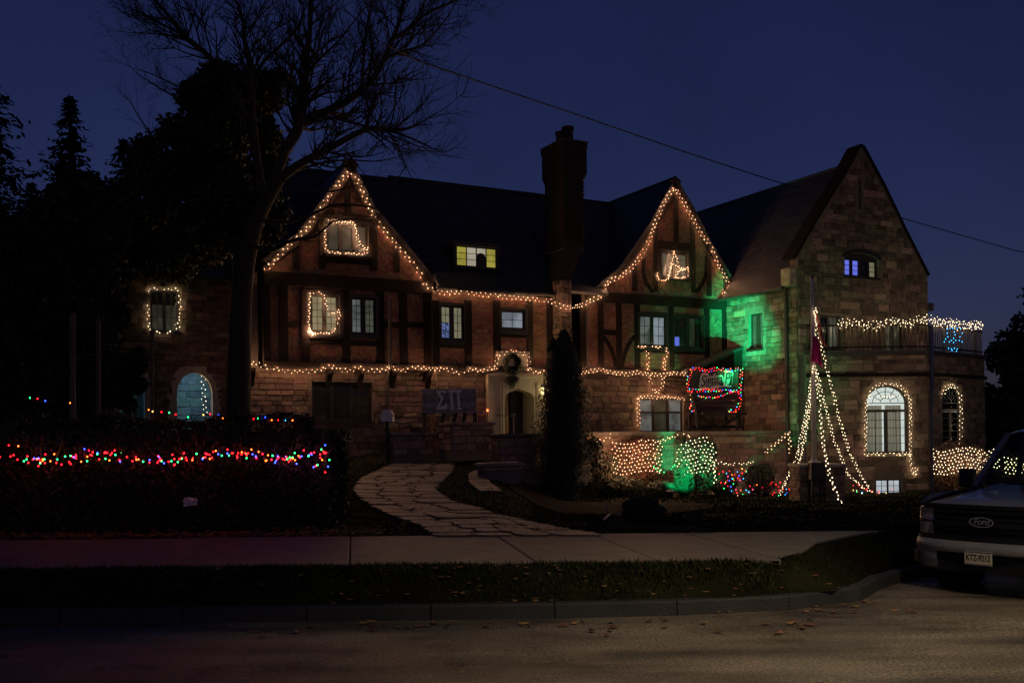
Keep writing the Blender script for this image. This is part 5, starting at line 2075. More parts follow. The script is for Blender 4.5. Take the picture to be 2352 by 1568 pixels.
g_ = gnd(1475, 1195)
sh_px('round clipped black shrub on the lawn before the terrace', 1476, 1170, g_.y, 92, 58, 5200, .055, M['leaf'], seed=3, name='clipped_shrub')
sh_px('low spreading dark groundcover shrub left of the clipped ball', 1440, 1212, gnd(1440, 1222).y + .3, 190, 26, 3000, .06, M['leaf'], seed=4)
sh_px('second low groundcover shrub at the edge of the lawn', 1570, 1217, gnd(1570, 1226).y + .3, 130, 18, 1800, .06, M['leaf'], seed=5)
BD = 32.6
nb1 = sh_px('broad bush wrapped in a net of warm lights', 1465, 1050, BD + .2, 118, 92, 4200, .1, M['rust'], seed=6)
nb2 = sh_px('rounded bush wrapped in a net of lights beside the green lit bush', 1601, 1050, BD, 92, 92, 3600, .1, M['leaf'], seed=7)
nb3 = sh_px('narrow upright bush glowing green from a floodlight', 1572, 1072, BD - .7, 50, 130, 3400, .09, M['leaf'], seed=8)
for i, (px, py, w_, h_) in enumerate(((1380, 1075, 80, 70), (1430, 1118, 110, 44), (1520, 1122, 70, 38), (1660, 1108, 60, 40), (1745, 1095, 70, 60), (1360, 1035, 50, 60))):
    sh_px(('dark loose shrub right beside the arborvitae', 'low dark plant under the light net bush', 'low dark plant left of the green bush', 'small dark plant below the rounded net bush', 'dark shrub in the corner by the stone flank', 'shrub against the left end of the terrace wall')[i], px, py, BD - .3 - (i % 3) * .25, w_, h_, 1500, .1, M['leaf'], seed=20 + i)
NBD = gnd(2200, 1150).y
NBD = min(NBD, 33.0)
nb4 = sh_px('bush under the side bay window wrapped in a light net', 2200, 1062, 33.0, 135, 92, 3800, .1, M['rust'], seed=9)
nb5 = sh_px('bush with lights partly hidden behind the truck windscreen', 2330, 1075, 33.5, 110, 80, 2600, .1, M['hedge'], seed=10)


def net(label, px0, py0, px1, py1, D, nx_, ny_, bulge=.45, cols=('warm',), r=.0165, mask=None, name='net_lights'):
    pts = []
    for j in range(ny_):
        for i in range(nx_):
            u, v = (i + (.5 if j % 2 else 0)) / nx_, (j + .5) / ny_
            if mask and not mask(u, v):
                continue
            px, py = px0 + (px1 - px0) * u + SR.uniform(-2, 2), py0 + (py1 - py0) * v + SR.uniform(-2, 2) + 5 * math.sin(u * 7)
            w2 = max(0, 1 - (2 * u - 1) ** 2)
            h2 = max(0, 1 - (2 * v - 1) ** 2)
            pts.append(at(px, py, D - bulge * (w2 * .6 + h2 * .4)))
    root = thing(name, label, 'net lights', pts[0])
    w = MB()
    for i, p in enumerate(pts):
        b = link('bulb', BULBS[SR.choice(cols)], None, root)
        b.location = p - pts[0]
        b.scale = (r, r, r * 1.15)
        if i and (p - pts[i - 1]).length < 1.2:
            w.tube([pts[i - 1] - pts[0], p - pts[0]], .005, 3, False)
    w.build('wire', M['wire'], root)
    return root


net('net of warm bulbs spread over the broad bush', 1408, 1012, 1524, 1088, 32.1, 14, 9)
net('net of bulbs over the rounded bush next to the green one', 1552, 1006, 1648, 1090, 31.9, 11, 10, cols=('cool',), mask=lambda u, v: (2 * u - 1) ** 2 + (2 * v - 1) ** 2 < 1.15)
net('dense net of bulbs on the bush under the side bay window', 2142, 1028, 2256, 1088, 32.4, 15, 8, cols=('cool',))
net('net of bulbs rising right of the side bay bush', 2254, 1030, 2300, 1080, 32.6, 5, 7, cols=('cool',))
net('net of bulbs seen through the truck windscreen', 2308, 1046, 2420, 1086, 32.8, 13, 6, cols=('cool',))
string('warm string along the terrace wall behind the net bush', [at(1348, 1012, 32.2), at(1370, 1014, 32.2), at(1390, 1010, 32.2), at(1405, 998, 32.2)], .1, .03)
string('warm string rising over the terrace coping to the green bush', [at(1512, 1014, 32.0), at(1530, 1008, 32.0), at(1550, 1003, 32.0), at(1570, 994, 32.0), at(1580, 996, 31.9), at(1583, 1004, 31.9)], .075, .02)
string('tail of white bulbs falling from the rounded net bush', [at(1630, 1050, 31.8), at(1640, 1070, 31.8), at(1642, 1095, 31.8), at(1641, 1110, 31.8)], .07, .03, ('cool',))
string('warm string along the foot of the stone flank', [at(1646, 1062, 32.6), at(1680, 1066, 32.7), at(1710, 1064, 32.8), at(1732, 1060, 32.9)], .075, .025, ('cool',))
string('triangle of warm bulbs on a board by the flank corner', [at(1758, 1040, 33), at(1775, 1025, 33), at(1795, 1008, 33), at(1812, 992, 33), at(1814, 1018, 33), at(1815, 1042, 33)], .07, .03)
gs = [gnd(1328, 1126), gnd(1350, 1128), gnd(1375, 1127)]
string('short warm string lying on the mulch beside the arborvitae', [p + Vector((0, 0, .06)) for p in gs], .12, .02)
string('short cool green thread dropping from the net bush', [at(1500, 1072, 32), at(1520, 1083, 32), at(1538, 1080, 32), at(1552, 1066, 31.7)], .12, .01, ('green',), r=.0165)
# multicoloured heap under the rounded bush
string('red and green bulb tangle below the rounded net bush', [at(x_, y_, 31.6) for x_, y_ in ((1644, 1078), (1655, 1092), (1668, 1085), (1680, 1097), (1695, 1088), (1712, 1078), (1705, 1095), (1690, 1108), (1672, 1100), (1660, 1112), (1675, 1122), (1692, 1118))], .075, .05, MULTI, jit=.05)
string('multicoloured string trailing on the ground along the flank', [at(x_, y_, 31.7) for x_, y_ in ((1690, 1134), (1712, 1130), (1730, 1118), (1750, 1122), (1768, 1112), (1782, 1106), (1795, 1112))], .085, .05, MULTI, jit=.05)
string('multicoloured string at the foot of the flagpole pedestal', [at(x_, y_, 31.2) for x_, y_ in ((1762, 1140), (1780, 1138), (1796, 1130), (1806, 1122), (1816, 1136))], .07, .06, MULTI, jit=.05)
string('multicoloured pile of bulbs below the basement window', [at(x_, y_, 33.0) for x_, y_ in ((1955, 1118), (1975, 1124), (1995, 1130), (2015, 1138), (2035, 1134), (2055, 1132), (2040, 1142), (2020, 1146))], .08, .07, MULTI, jit=.06)
string('white bulbs scattered on the grass before the basement window', [at(x_, y_, 32.6) for x_, y_ in ((1968, 1115), (1985, 1128), (2005, 1136), (2028, 1144), (2048, 1148))], .09, .06, ('cool',), jit=.05)

# green floodlights
def flood(label, loc, aim, energy, size, blend=.25):
    t = thing('floodlight', label, 'floodlight', loc, 0, 'green floodlights')
    d = (aim - loc).normalized()
    q = d.to_track_quat('-Z', 'Y').to_matrix().to_4x4()
    h = MB()
    h.box(-.1, .1, -.07, .07, -.02, .1, q)
    h.build('housing', M['ironblk'], t)
    MB().box(-.085, .085, -.055, .055, -.03, -.021, q).build('lens', emit('green_lens', (.02, 1, .35), 6), t)
    MB().tube([(0, 0, -.02), (0, 0, -.22)], .02, 6).build('stake', M['ironblk'], t)
    l = bpy.data.lights.new('flood_beam', 'SPOT')
    l.energy = energy
    l.color = (.0, 1.0, .36)
    l.spot_size = R(size)
    l.spot_blend = blend
    l.shadow_soft_size = .03
    lo = bpy.data.objects.new('flood_beam', l)
    COL.objects.link(lo)
    lo.parent = t
    lo.location = d * .06
    lo.rotation_euler = d.to_track_quat('-Z', 'Y').to_euler()
    return t


fa_ = PTW.uv(1530, 1040)[0]
fp = H(fa_, -8.2, 0)
fp.z = ground_z(fp.x, fp.y) + .22
flood('green floodlight on the lawn aimed up at the stone flank', fp, PF.w(1704, 742), 30000, 18, 1.0)
fg = at(1540, 1140, 30.2)
fg.z = ground_z(fg.x, fg.y) + .2
flood('green floodlight on the ground before the upright bush', fg, at(1574, 1062, BD - .7), 1500, 60, .6)

# ================================================================== HEDGES
def hedge(label, x0, x1, y0, y1, z1, n, s, seed, name='hedge'):
    FR.seed(seed)
    t = thing(name, label, 'hedge', (x1, y0, ground_z(x1, y0)))
    o = Vector((x1, y0, ground_z(x1, y0)))
    mb = MB()
    for q in range(n):
        f = FR.random()
        x_ = FR.uniform(x0, x1)
        top = z1 + .07 * math.sin(x_ * 2.1) + .05 * math.sin(x_ * 5.3 + 1)
        g0 = ground_z(x_, y0) + .05
        if f < .5:
            p = Vector((x_, y0 + abs(FR.gauss(0, .12)) - .1 * math.sin(x_ * 3), g0 + (top - g0) * FR.random() ** .8))
        elif f < .78:
            p = Vector((x_, FR.uniform(y0, y1), top - abs(FR.gauss(0, .08)) + .04))
        elif f < .9:
            p = Vector((x1 - abs(FR.gauss(0, .1)) + .06 * math.sin(q), FR.uniform(y0, y1), g0 + (top - g0) * FR.random()))
        else:
            p = Vector((x_, FR.uniform(y0, y1), g0 + (top - g0) * FR.random()))
        leafquad(mb, p - o, rv(), s * FR.uniform(.6, 1.4), .55)
    mb.build('foliage', M['hedge'], t)
    tw = MB()
    for q in range(int((x1 - x0) * 46)):
        x_ = FR.uniform(x0, x1)
        g0 = ground_z(x_, y0)
        h0 = g0 + (z1 - g0) * FR.uniform(.1, .85)
        p = Vector((x_, y0 + FR.uniform(.05, .4), h0))
        e = p + Vector((FR.uniform(-.25, .25), FR.uniform(-.42, .05), FR.uniform(.1, .45)))
        m_ = p.lerp(e, .5) + rv() * .05
        tw.tube([p - o, m_ - o, e - o], [.008, .006, .003], 3, False)
    tw.build('stems', M['twig'], t)
    cr_ = MB().box(x0 - x1 + .1, -.22, .32, y1 - y0 - .2, 0, z1 - o.z - .25)
    cr_.build('inner_branches', M['bark'], t)
    return t


HX = -2.72
hedge('long clipped hedge along the pavement with coloured lights', -12, HX, 14.5, 16.4, 1.82, 30000, .075, 1)
zr = at(400, 950, 20).z
hedge('higher dark hedge behind the pavement hedge', -14, at(690, 968, 20).x, 20.0, 21.4, zr - .12, 14000, .1, 2)
fb = '10,1095,b 80,1070,r 62,1078,r 155,1095,g 230,1095,r 265,1065,r 295,1105,o 335,1095,g 405,1110,r 445,1075,r 475,1108,o 510,1105,g 580,1095,r 612,1058,r 640,1100,o 675,1068,g 703,1108,b 743,1080,r 775,1105,r 810,1095,o 838,1108,g 875,1098,b 937,1090,r 1003,1105,g 1050,1093,r 1088,1085,r 1125,1098,o 1150,1062,g 1185,1093,b 1203,1060,r 1240,1085,r 1263,1045,o 1298,1073,g 1330,1060,b 1357,1058,r 1388,1085,r 1415,1053,o 1443,1087,g 1478,1065,b 1500,1087,r 1537,1063,r 1555,1103,o 1595,1073,g 1615,1103,b 1655,1092,r 1712,1090,o 1725,1057,g 1765,1077,b 1778,1042,r 1820,1057,r 1880,1037,g 1903,1012,b 1908,1055,r 1885,1098,o 1927,1098,g 1920,1137,b 1848,1133,r 1858,1127,g 1835,1140,b 1903,1170,r 1690,1108,r 925,1075,r 52,1013,r 107,1017,o'
cmap = dict(r='red', o='orange', g='green', b='blue', w='yellow', c='cyan')


def listed(s_, D, x_lim=None):
    out = []
    for tkn in s_.split():
        a, b, c = tkn.split(',')
        p = at(float(a) * .39251, 624.75 + float(b) * .39251, D + SR.uniform(-.05, .02))
        out.append((p, cmap[c]))
    return out


pts = listed(fb, 14.38)
for q in range(110):
    x_ = SR.uniform(-5, 752)
    y_ = 1050 + 9 * math.sin(x_ * .021) + SR.gauss(0, 6) - (0 if x_ < 560 else (x_ - 560) * .07)
    pts.append((at(x_, y_, 14.34 + SR.uniform(0, .14)), SR.choice(('red', 'red', 'red', 'red', 'red', 'orange', 'green', 'blue'))))
string('coloured bulbs strung along the front of the pavement hedge', [pts[0][0]] * 2, 9, 0, ('blue',), r=.0135, extra=pts[1:])
rb_ = '105,735,r 175,735,g 220,740,r 265,753,b 410,765,o 870,805,o 893,815,w 945,818,r 990,822,g 1028,832,r 1100,848,g 1190,835,w 1230,830,r 1280,835,b 1303,853,o 1485,858,r 1510,855,g 1553,848,b 1590,865,o 1627,867,r 1672,867,c 1712,867,o'
pts = listed(rb_, 20.1)
string('sparse coloured bulbs along the top of the higher hedge', [pts[0][0]] * 2, 9, 0, ('red',), r=.0165, extra=pts[1:])
#@@PART3
# ================================================================== SIGN, FLAGPOLE, SMALL THINGS
def text_mesh(s_, size, depth, shear=0.0, grow=0.0, space=1.0):
    cu = bpy.data.curves.new('lettering', 'FONT')
    cu.body = s_
    cu.size = size
    cu.extrude = depth
    cu.shear = shear
    cu.offset = grow
    cu.space_character = space
    cu.align_x = 'CENTER'
    cu.resolution_u = 3
    o = bpy.data.objects.new('lettering', cu)
    COL.objects.link(o)
    dg = bpy.context.evaluated_depsgraph_get()
    me = bpy.data.meshes.new_from_object(o.evaluated_get(dg))
    me.materials.clear()
    bpy.data.objects.remove(o)
    bpy.data.curves.remove(cu)
    return me


FACE = Matrix.Rotation(R(90), 4, 'X')       # text lies in xy: stand it up, facing -y

# --- raised seat with a sign board, on the terrace
PS = Plane((0, -2.2), (1, 0), (0, -1))
sx0, sz1 = PS.uv(1588, 848)
sx1, sz0 = PS.uv(1697, 898)
sg = thing('sign_stand', 'dark sign board with pale script lettering on a timber seat frame', 'sign', H(*PS.pt(sx0, tz, 0)), TH)
W_ = sx1 - sx0
zb_ = sz0 - tz
zt_ = sz1 - tz
k_ = W_ / 109.0
bevel(MB().box(.04, W_ - .02, .0, .05, zb_, zt_).build('board', mat('green_black_board', (.018, .03, .02), .5, .3), sg), .01, 1)
S = lambda x_: (x_ - 1588) * k_
Zs = lambda y_: zb_ + (898 - y_) * (zt_ - zb_) / 50.0
for x_ in (1586, 1697):
    bevel(MB().box(S(x_) - .05, S(x_) + .05, .06, .16, 0, zt_ + .05).build('post', M['dkwood'], sg), .01, 1)
for (a, b) in (((1588, 905), (1697, 905)), ((1583, 952), (1688, 952)), ((1583, 985), (1697, 985))):
    MB().bar((S(a[0]), -.02, Zs(a[1])), (S(b[0]), -.02, Zs(b[1])), .1, .1).build('rail', M['dkwood'], sg)
for (a, b) in (((1592, 955), (1630, 985)), ((1640, 985), (1682, 960)), ((1618, 955), (1628, 985)), ((1684, 955), (1680, 985)), ((1584, 900), (1590, 985)), ((1578, 905), (1588, 950))):
    MB().bar((S(a[0]), -.28, Zs(a[1])), (S(b[0]), -.28, Zs(b[1])), .1, .12, Vector((0, 1, 0))).build('brace', M['dkwood'], sg)
for j in range(4):
    bevel(MB().box(S(1588), S(1690), -.62 + j * .15, -.49 + j * .15, Zs(956), Zs(951)).build('seat_plank', M['dkwood'], sg), .008, 1)
for j in range(3):
    bevel(MB().box(S(1592), S(1694), .062 - .05, .09 - .05 - .0, Zs(945 - j * 13), Zs(935 - j * 13)).build('back_plank', M['dkwood'], sg), .006, 1)
pale = mat('pale_green_paint', (.45, .62, .50), .6, .1)
inkd = mat('dark_lettering', (.015, .03, .02), .6, .1)
tm = text_mesh('Sigma Pi', .34, .004, .35, .05, .92)
xs_ = [v.co.x for v in tm.vertices]
fit = S(1684) - S(1602)
fit = Matrix.Scale(fit / (max(xs_) - min(xs_)), 4)
sc_ = Matrix.Translation((S(1643), -.006, Zs(884))) @ Matrix.Rotation(R(-6), 4, 'Y') @ FACE @ fit @ Matrix.Diagonal((1, 1.22, 1, 1))
tm.transform(sc_)
link('letter_outline', tm, pale, sg)
tm = text_mesh('Sigma Pi', .34, .004, .35, .0, .92)
tm.transform(Matrix.Translation((0, -.008, 0)) @ sc_)
link('lettering', tm, inkd, sg)
sw = []
for k in range(13):
    t = k / 12
    sw.append((S(1603 + 76 * t), Zs(894 - 9 * t - 3 * math.sin(t * 3.1))))
low = [(x_, z_ - .045 - .07 * math.sin(math.pi * min(1, i / 9)) * .6) for i, (x_, z_) in enumerate(sw)]
MB().poly([low + list(reversed(sw))], lambda u, v, o: Vector((u, -.008 - o * -1, v)), .006).build('swoosh', pale, sg, fix=True)
Q = lambda x_, y_, o=.1: H(*PS.pt(sx0 + S(x_), tz + Zs(y_), o))
string('multicoloured bulbs framing the script sign board', [Q(*p) for p in ((1690, 899), (1640, 897), (1600, 898), (1578, 899), (1576, 880), (1580, 862), (1584, 848), (1600, 846), (1620, 851), (1645, 844), (1665, 849), (1685, 846), (1699, 843), (1699, 860), (1697, 880), (1695, 899), (1696, 920), (1692, 935), (1687, 946), (1668, 950), (1676, 945))], .058, .035, MULTI, r=.0165, jit=.015)
string('multicoloured garland sagging under the script sign board', [Q(*p) for p in ((1580, 902), (1592, 908), (1612, 915), (1638, 914), (1660, 908), (1678, 899))], .075, .01, MULTI, r=.0165)
string('multicoloured bulbs down the left leg of the sign seat', [Q(*p) for p in ((1582, 905), (1584, 925), (1580, 944), (1588, 948), (1592, 930), (1590, 912))], .07, .02, ('red', 'yellow', 'pink', 'yellow', 'cyan'), r=.0165)

# --- flagpole on a stone pedestal
FD = 31.2
pb_ = gnd(1886, 1152)
FD = pb_.y
ped = thing('flagpole_pedestal', 'square stone pedestal carrying the white flagpole', 'pedestal', (0, 0, 0))
p0 = at(1838, 1066, FD)
pd_z = p0.z
pu1 = at(1940, 1066, FD).x
MB().box(p0.x, pu1, FD, FD + 1.0, pb_.z - .4, pd_z - .09).build('core', M['mortar'], ped)
bevel(MB().box(p0.x - .06, pu1 + .06, FD - .1, FD + 1.06, pd_z - .09, pd_z).build('capstone', M['lime'], ped), .02, 1)


class WPlane:
    def __init__(s, x, y, lf=False):
        s.x, s.y, s.lf = x, y, lf

    def pt(s, u, z, off=0):
        return Vector((s.x - off, s.y - u, z)) if s.lf else Vector((s.x + u, s.y - off, z))

    def rot(s):
        return -math.pi / 2 if s.lf else 0.0


stone_objs(WPlane(p0.x, FD), 0, pu1 - p0.x, pb_.z - .1, pd_z - .1, ped, 31, hm=(.1, .2), wm=(.18, .4))
stone_objs(WPlane(p0.x, FD + 1, True), 0, 1.0, pb_.z - .1, pd_z - .1, ped, 32, hm=(.1, .2), wm=(.18, .4))
fb_ = at(1870, 1063, FD + .35)
fl_ = thing('flagpole', 'white flagpole with a pink flag and a red striped flag hanging', 'flagpole', fb_)
ph = tree_h(652, FD + .35) - fb_.z
MB().tube([(0, 0, 0), (0, 0, ph * .5), (0, 0, ph)], [.075, .062, .045], 12).build('pole', M['polew'], fl_, True)
MB().lathe([(.17, 0), (.17, .03), (.1, .06), (.085, .1)], (0, 0, 0), 14).build('collar', M['polew'], fl_)
MB().lathe([(.0, 0), (.05, .03), (.065, .08), (.04, .13), (.0, .14)], (0, 0, ph), 10).build('finial', M['galv'], fl_)


def flagcloth(name, x0, z0, z1, wtop, wbot, mt, folds, ph_, y=-.1):
    mb = MB()
    nu, nv = 16, 12
    for j in range(nv + 1):
        v = j / nv
        w = wtop + (wbot - wtop) * v
        for i in range(nu + 1):
            u = i / nu
            mb.v.append((x0 + w * u + .03 * math.sin(v * 5 + ph_), y + .05 * math.sin(u * folds + v * 2 + ph_) * (.4 + u), z0 + (z1 - z0) * v - .12 * u * u * v + .02 * math.sin(u * 6)))
    mb.f = [(j * (nu + 1) + i, j * (nu + 1) + i + 1, (j + 1) * (nu + 1) + i + 1, (j + 1) * (nu + 1) + i) for j in range(nv) for i in range(nu)]
    return mb.build(name, mt, fl_, True)


zz = lambda y_: (tree_h(y_, FD) - fb_.z)
flagcloth('flag', -.05, zz(780), zz(838), .16, .3, mat('magenta_cloth', (.55, .02, .2), .8, .2, 4), 14, .4)


def stripes():
    m = mat('striped_flag', (.5, .03, .04), .8, .2)
    N, L = m.node_tree.nodes, m.node_tree.links
    w = N.new('ShaderNodeTexWave')
    w.inputs['Scale'].default_value = 9
    w.bands_direction = 'X'
    tc = N.new('ShaderNodeTexCoord')
    L.new(tc.outputs['Object'], w.inputs['Vector'])
    rp = N.new('ShaderNodeValToRGB')
    rp.color_ramp.interpolation = 'CONSTANT'
    rp.color_ramp.elements[0].color = (.5, .04, .03, 1)
    rp.color_ramp.elements[1].color = (.6, .5, .42, 1)
    rp.color_ramp.elements[1].position = .55
    L.new(w.outputs['Fac'], rp.inputs[0])
    L.new(rp.outputs[0], N['Principled BSDF'].inputs['Base Color'])
    return m


mb = MB()
nu, nv = 14, 14
top_, bot_ = zz(722), zz(803)
for j in range(nv + 1):
    v = j / nv
    for i in range(nu + 1):
        u = i / nu
        mb.v.append((.08 + .32 * v ** .8 - .12 * (1 - u) * (.3 + v) + .02 * math.sin(v * 7), .03 + .05 * math.sin(u * 12 + v * 2), top_ + (bot_ - top_) * v + .1 * (1 - u) * v))
mb.f = [(j * (nu + 1) + i, j * (nu + 1) + i + 1, (j + 1) * (nu + 1) + i + 1, (j + 1) * (nu + 1) + i) for j in range(nv) for i in range(nu)]
mb.build('flag', stripes(), fl_, True)


def guy(label, pxs, gpx, d0=0.0):
    e = gnd(*gpx) + Vector((0, 0, .05))
    if e.y > 33.2:
        e = at(*gpx, 33.2)
    n = len(pxs)
    pts = []
    for i, (x_, y_) in enumerate(pxs):
        t = (y_ - pxs[0][1]) / (gpx[1] - pxs[0][1])
        pts.append(at(x_, y_, FD + d0 + .2 + (e.y - FD - d0 - .2) * t))
    pts.append(e)
    return string(label, pts, .082, .025, ('cool',), r=.0165)


guy('string of white bulbs slanting left from the flagpole to the ground', [(1868, 840), (1865, 861), (1857, 925), (1845, 980), (1830, 1047), (1811, 1092)], (1790, 1136))
guy('outermost right string of white bulbs from the flagpole top', [(1873, 708), (1876, 740), (1882, 770), (1892, 820), (1899, 847), (1913, 901), (1926, 956), (1940, 1003), (1954, 1044), (1978, 1092)], (2004, 1136))
guy('second right string of white bulbs down from the flagpole', [(1871, 712), (1872, 760), (1870, 840), (1882, 874), (1891, 915), (1903, 962), (1916, 1013), (1937, 1061), (1947, 1088)], (1985, 1122))
guy('extra strand of white bulbs close beside the left flagpole string', [(1869, 850), (1864, 900), (1856, 960), (1846, 1020), (1832, 1080)], (1818, 1130))
guy('string of white bulbs falling beside the flagpole to the lawn', [(1874, 850), (1879, 894), (1886, 969), (1892, 1024), (1903, 1081), (1916, 1126)], (1935, 1160))
guy('short inner string of white bulbs along the flagpole', [(1872, 700), (1876, 730), (1874, 770)], (1880, 800)) if False else None

# black stand and framed board beside the pedestal
sb = gnd(1881, 1153)
stn = thing('metal_stand', 'tall narrow black metal stand in front of the flagpole pedestal', 'stand', sb)
kk = sb.y / F
w_ = 32 * kk
h_ = tree_h(1070, sb.y) - sb.z
bevel(MB().box(-w_ / 2, w_ / 2, 0, w_, h_ * .55, h_).build('box', M['black'], stn), .02, 1)
for sx in (-1, 1):
    for sy in (.03, w_ - .03):
        MB().box(sx * (w_ / 2 - .03) - .025, sx * (w_ / 2 - .03) + .025, sy - .025, sy + .025, -.05, h_ * .55).build('leg', M['black'], stn)
MB().box(-w_ / 2 + .06, w_ / 2 - .06, .03, w_ - .05, h_ * .16, h_ * .2).build('shelf', M['black'], stn)
gb = gnd(1908, 1146)
brd = thing('framed_board', 'small glass fronted board with a pale frame beside the pedestal', 'board', at(1908, 1132, gb.y + .1))
kk = gb.y / F
bw, bh = 33 * kk, 50 * kk
MB().box(-bw / 2 + .03, bw / 2 - .03, .0, .03, .03, bh - .03).build('panel', M['glassd'], brd)
for (a, b, c, d) in ((-bw / 2, -bw / 2 + .03, 0, bh), (bw / 2 - .03, bw / 2, 0, bh), (-bw / 2 + .03, bw / 2 - .03, 0, .03), (-bw / 2 + .03, bw / 2 - .03, bh - .03, bh)):
    MB().box(a, b, -.02, .04, c, d).build('frame', M['lime'], brd)
for sx in (-1, 1):
    MB().box(sx * bw * .4 - .02, sx * bw * .4 + .02, .032, .06, -.3, .2).build('leg', M['dkwood'], brd)

# --- wooden bench with two letters
BDp = 30.3
bb = at(973, 1003, BDp)
ben = thing('letter_bench', 'big plank bench with two white greek letters on its backrest', 'bench', bb)
kk = BDp / F
X = lambda x_: (x_ - 973) * kk
Z = lambda y_: (1003 - y_) * kk
for j in range(5):
    y0 = 893 + j * 10.6
    bevel(MB().box(X(970), X(1096), .0, .05, Z(y0 + 9.6), Z(y0)).build('back_plank', M['greywood'], ben), .008, 1)
for j in range(3):
    bevel(MB().box(X(968), X(1112), -.55 + j * .19, -.38 + j * .19, Z(950), Z(946)).build('seat_plank', M['greywood'], ben), .008, 1)
for x0, x1 in ((978, 975), (1022, 1006), (1050, 1032), (1070, 1058), (1092, 1094)):
    MB().bar((X(x0), -.3, Z(950)), (X(x1), -.3 - .05, Z(1006)), .09, .09).build('leg', M['dkwood'], ben)
for x_ in (975, 1092):
    MB().bar((X(x_), .07, Z(1005)), (X(x_), .07, Z(895)), .08, .08).build('post', M['dkwood'], ben)
let = mat('white_letter_paint', (.82, .80, .76), .6, .25, 9)
sig = [(1004, 897), (1026, 897), (1026, 904), (1023, 904), (1019, 901), (1011, 901), (1020, 916), (1010, 932), (1021, 932), (1025, 928), (1028, 928), (1027, 941), (1004, 941), (1004, 936), (1014, 917), (1004, 901)]
pi_ = [(1030, 896), (1060, 896), (1060, 902), (1056, 902), (1058, 936), (1062, 941), (1050, 941), (1053, 936), (1050, 902), (1040, 902), (1042, 936), (1045, 941), (1034, 941), (1037, 936), (1034, 902), (1030, 902)]
for P_ in (sig, pi_):
    q = [(X(x_), Z(y_)) for x_, y_ in reversed(P_)]
    MB().poly([q], lambda u, v, o: Vector((u, -.004 - (o + .012), v)), .01).build('letter', let, ben, fix=True)

# --- mailbox
mbp = gnd(892, 1066)
mbx = at(890, 957, 29.6)
mx = thing('mailbox', 'white round topped mailbox on a dark post left of the path', 'mailbox', (mbx.x, mbx.y, ground_z(mbx.x, mbx.y)))
hz = mbx.z - ground_z(mbx.x, mbx.y)
kk = 29.6 / F
r_ = 13 * kk
prof_ = [(-r_, -.14), (r_, -.14)] + [(r_ * math.cos(a), .05 + r_ * math.sin(a)) for a in [math.pi * k / 10 for k in range(11)]]
MB().poly([prof_], lambda u, v, o: Vector((u, -.2 - o, hz + v)), .5).build('box', M['white'], mx, fix=True)
MB().box(-.05, .05, -.05, .05, -.1, hz - .14).build('post', M['dkwood'], mx)
MB().box(r_ + .002, r_ + .02, -.1, -.07, hz, hz + .18).build('flag', mat('red_paint', (.4, .03, .02), .5), mx)

# red indicator lamp left of the door
u_, z_ = PMg.uv(1118, 942, .3)
ind = thing('indicator_lamp', 'tiny red lamp on a stake left of the doorway', 'lamp', H(*PMg.pt(u_, z_ - .4, .35)), TH)
MB().tube([(0, 0, -.4), (0, 0, .36)], .012, 5).build('stake', M['ironblk'], ind)
MB().lathe([(.0, .35), (.035, .37), (.04, .41), (.0, .45)], (0, 0, 0), 8).build('lens', emit('red_lens', (1, .12, .03), 6), ind)
# wreath on the door parapet
u_, z_ = PMg.uv(1178, 836, .34)
wr = thing('wreath', 'round evergreen wreath hanging over the front door', 'wreath', H(*PMg.pt(u_, z_, .26)), TH)
FR.seed(77)
mb = MB()
for q in range(1100):
    a = FR.uniform(0, 2 * math.pi)
    b = FR.uniform(0, 2 * math.pi)
    rr_ = .1 * FR.uniform(.5, 1.1)
    p = Vector(((.26 + rr_ * math.cos(b)) * math.cos(a), -.06 + rr_ * math.sin(b) * .8, (.3 + rr_ * math.cos(b)) * math.sin(a)))
    leafquad(mb, p, rv(), .09, .4)
mb.build('foliage', M['leaf'], wr)
MB().tube([(.26 * math.cos(k * .3142), -.05, .3 * math.sin(k * .3142)) for k in range(21)], .03, 6).build('hoop', M['bark'], wr)
mb = MB()
for q in range(500):
    p = Vector((FR.gauss(0, .12), -.05 + FR.uniform(-.05, .04), -.42 - abs(FR.gauss(0, .16))))
    leafquad(mb, p, rv(), .09, .4)
mb.build('swag', M['leaf'], wr)

# three bare poles at the left
for (x_, y_, yb, w_, lb, D) in ((163, 725, 930, 14, 'tallest weathered pole, leftmost of three behind the hedge', 23.0), (222, 740, 945, 11, 'middle weathered pole behind the hedge', 23.4), (346, 762, 950, 8, 'thin weathered pole below the outlined wing window', 24.0)):
    p = at(x_, y_, D)
    g0 = ground_z(p.x, p.y)
    t = thing('wooden_pole', lb, 'pole', (p.x, p.y, g0 - .2), 0, 'weathered poles behind the hedge')
    r_ = w_ * D / F / 2
    MB().tube([(0, 0, 0), (.02, 0, 1.5), (.04, 0, p.z - g0 + .2)], [r_ * 1.1, r_, r_ * .92], 9).build('shaft', M['wood'], t, True)
    MB().lathe([(r_ * .95, 0), (r_ * .9, .03), (r_ * .4, .07)], (.04, 0, p.z - g0 + .2), 9).build('cap', M['wood'], t)

# sign post seen nearly edge-on behind the truck
SD = 19.0
sp2 = at(2141, 1100, SD)
g0 = ground_z(sp2.x, sp2.y)
t = thing('sign_post', 'grey roadside signpost seen nearly edge on in front of the bay', 'sign', (sp2.x, sp2.y, g0), R(62))
zt2 = tree_h(757, SD) - g0
MB().box(-.035, .035, -.02, .02, -.2, zt2).build('post', M['galv'], t)
bevel(MB().box(-.23, .23, -.032, -.022, zt2 - .78, zt2 - .02).build('sign_panel', M['galv'], t), .004, 1)
bevel(MB().box(-.23, .23, -.032, -.022, zt2 - 1.32, zt2 - .84).build('sign_panel', M['galv'], t), .004, 1)

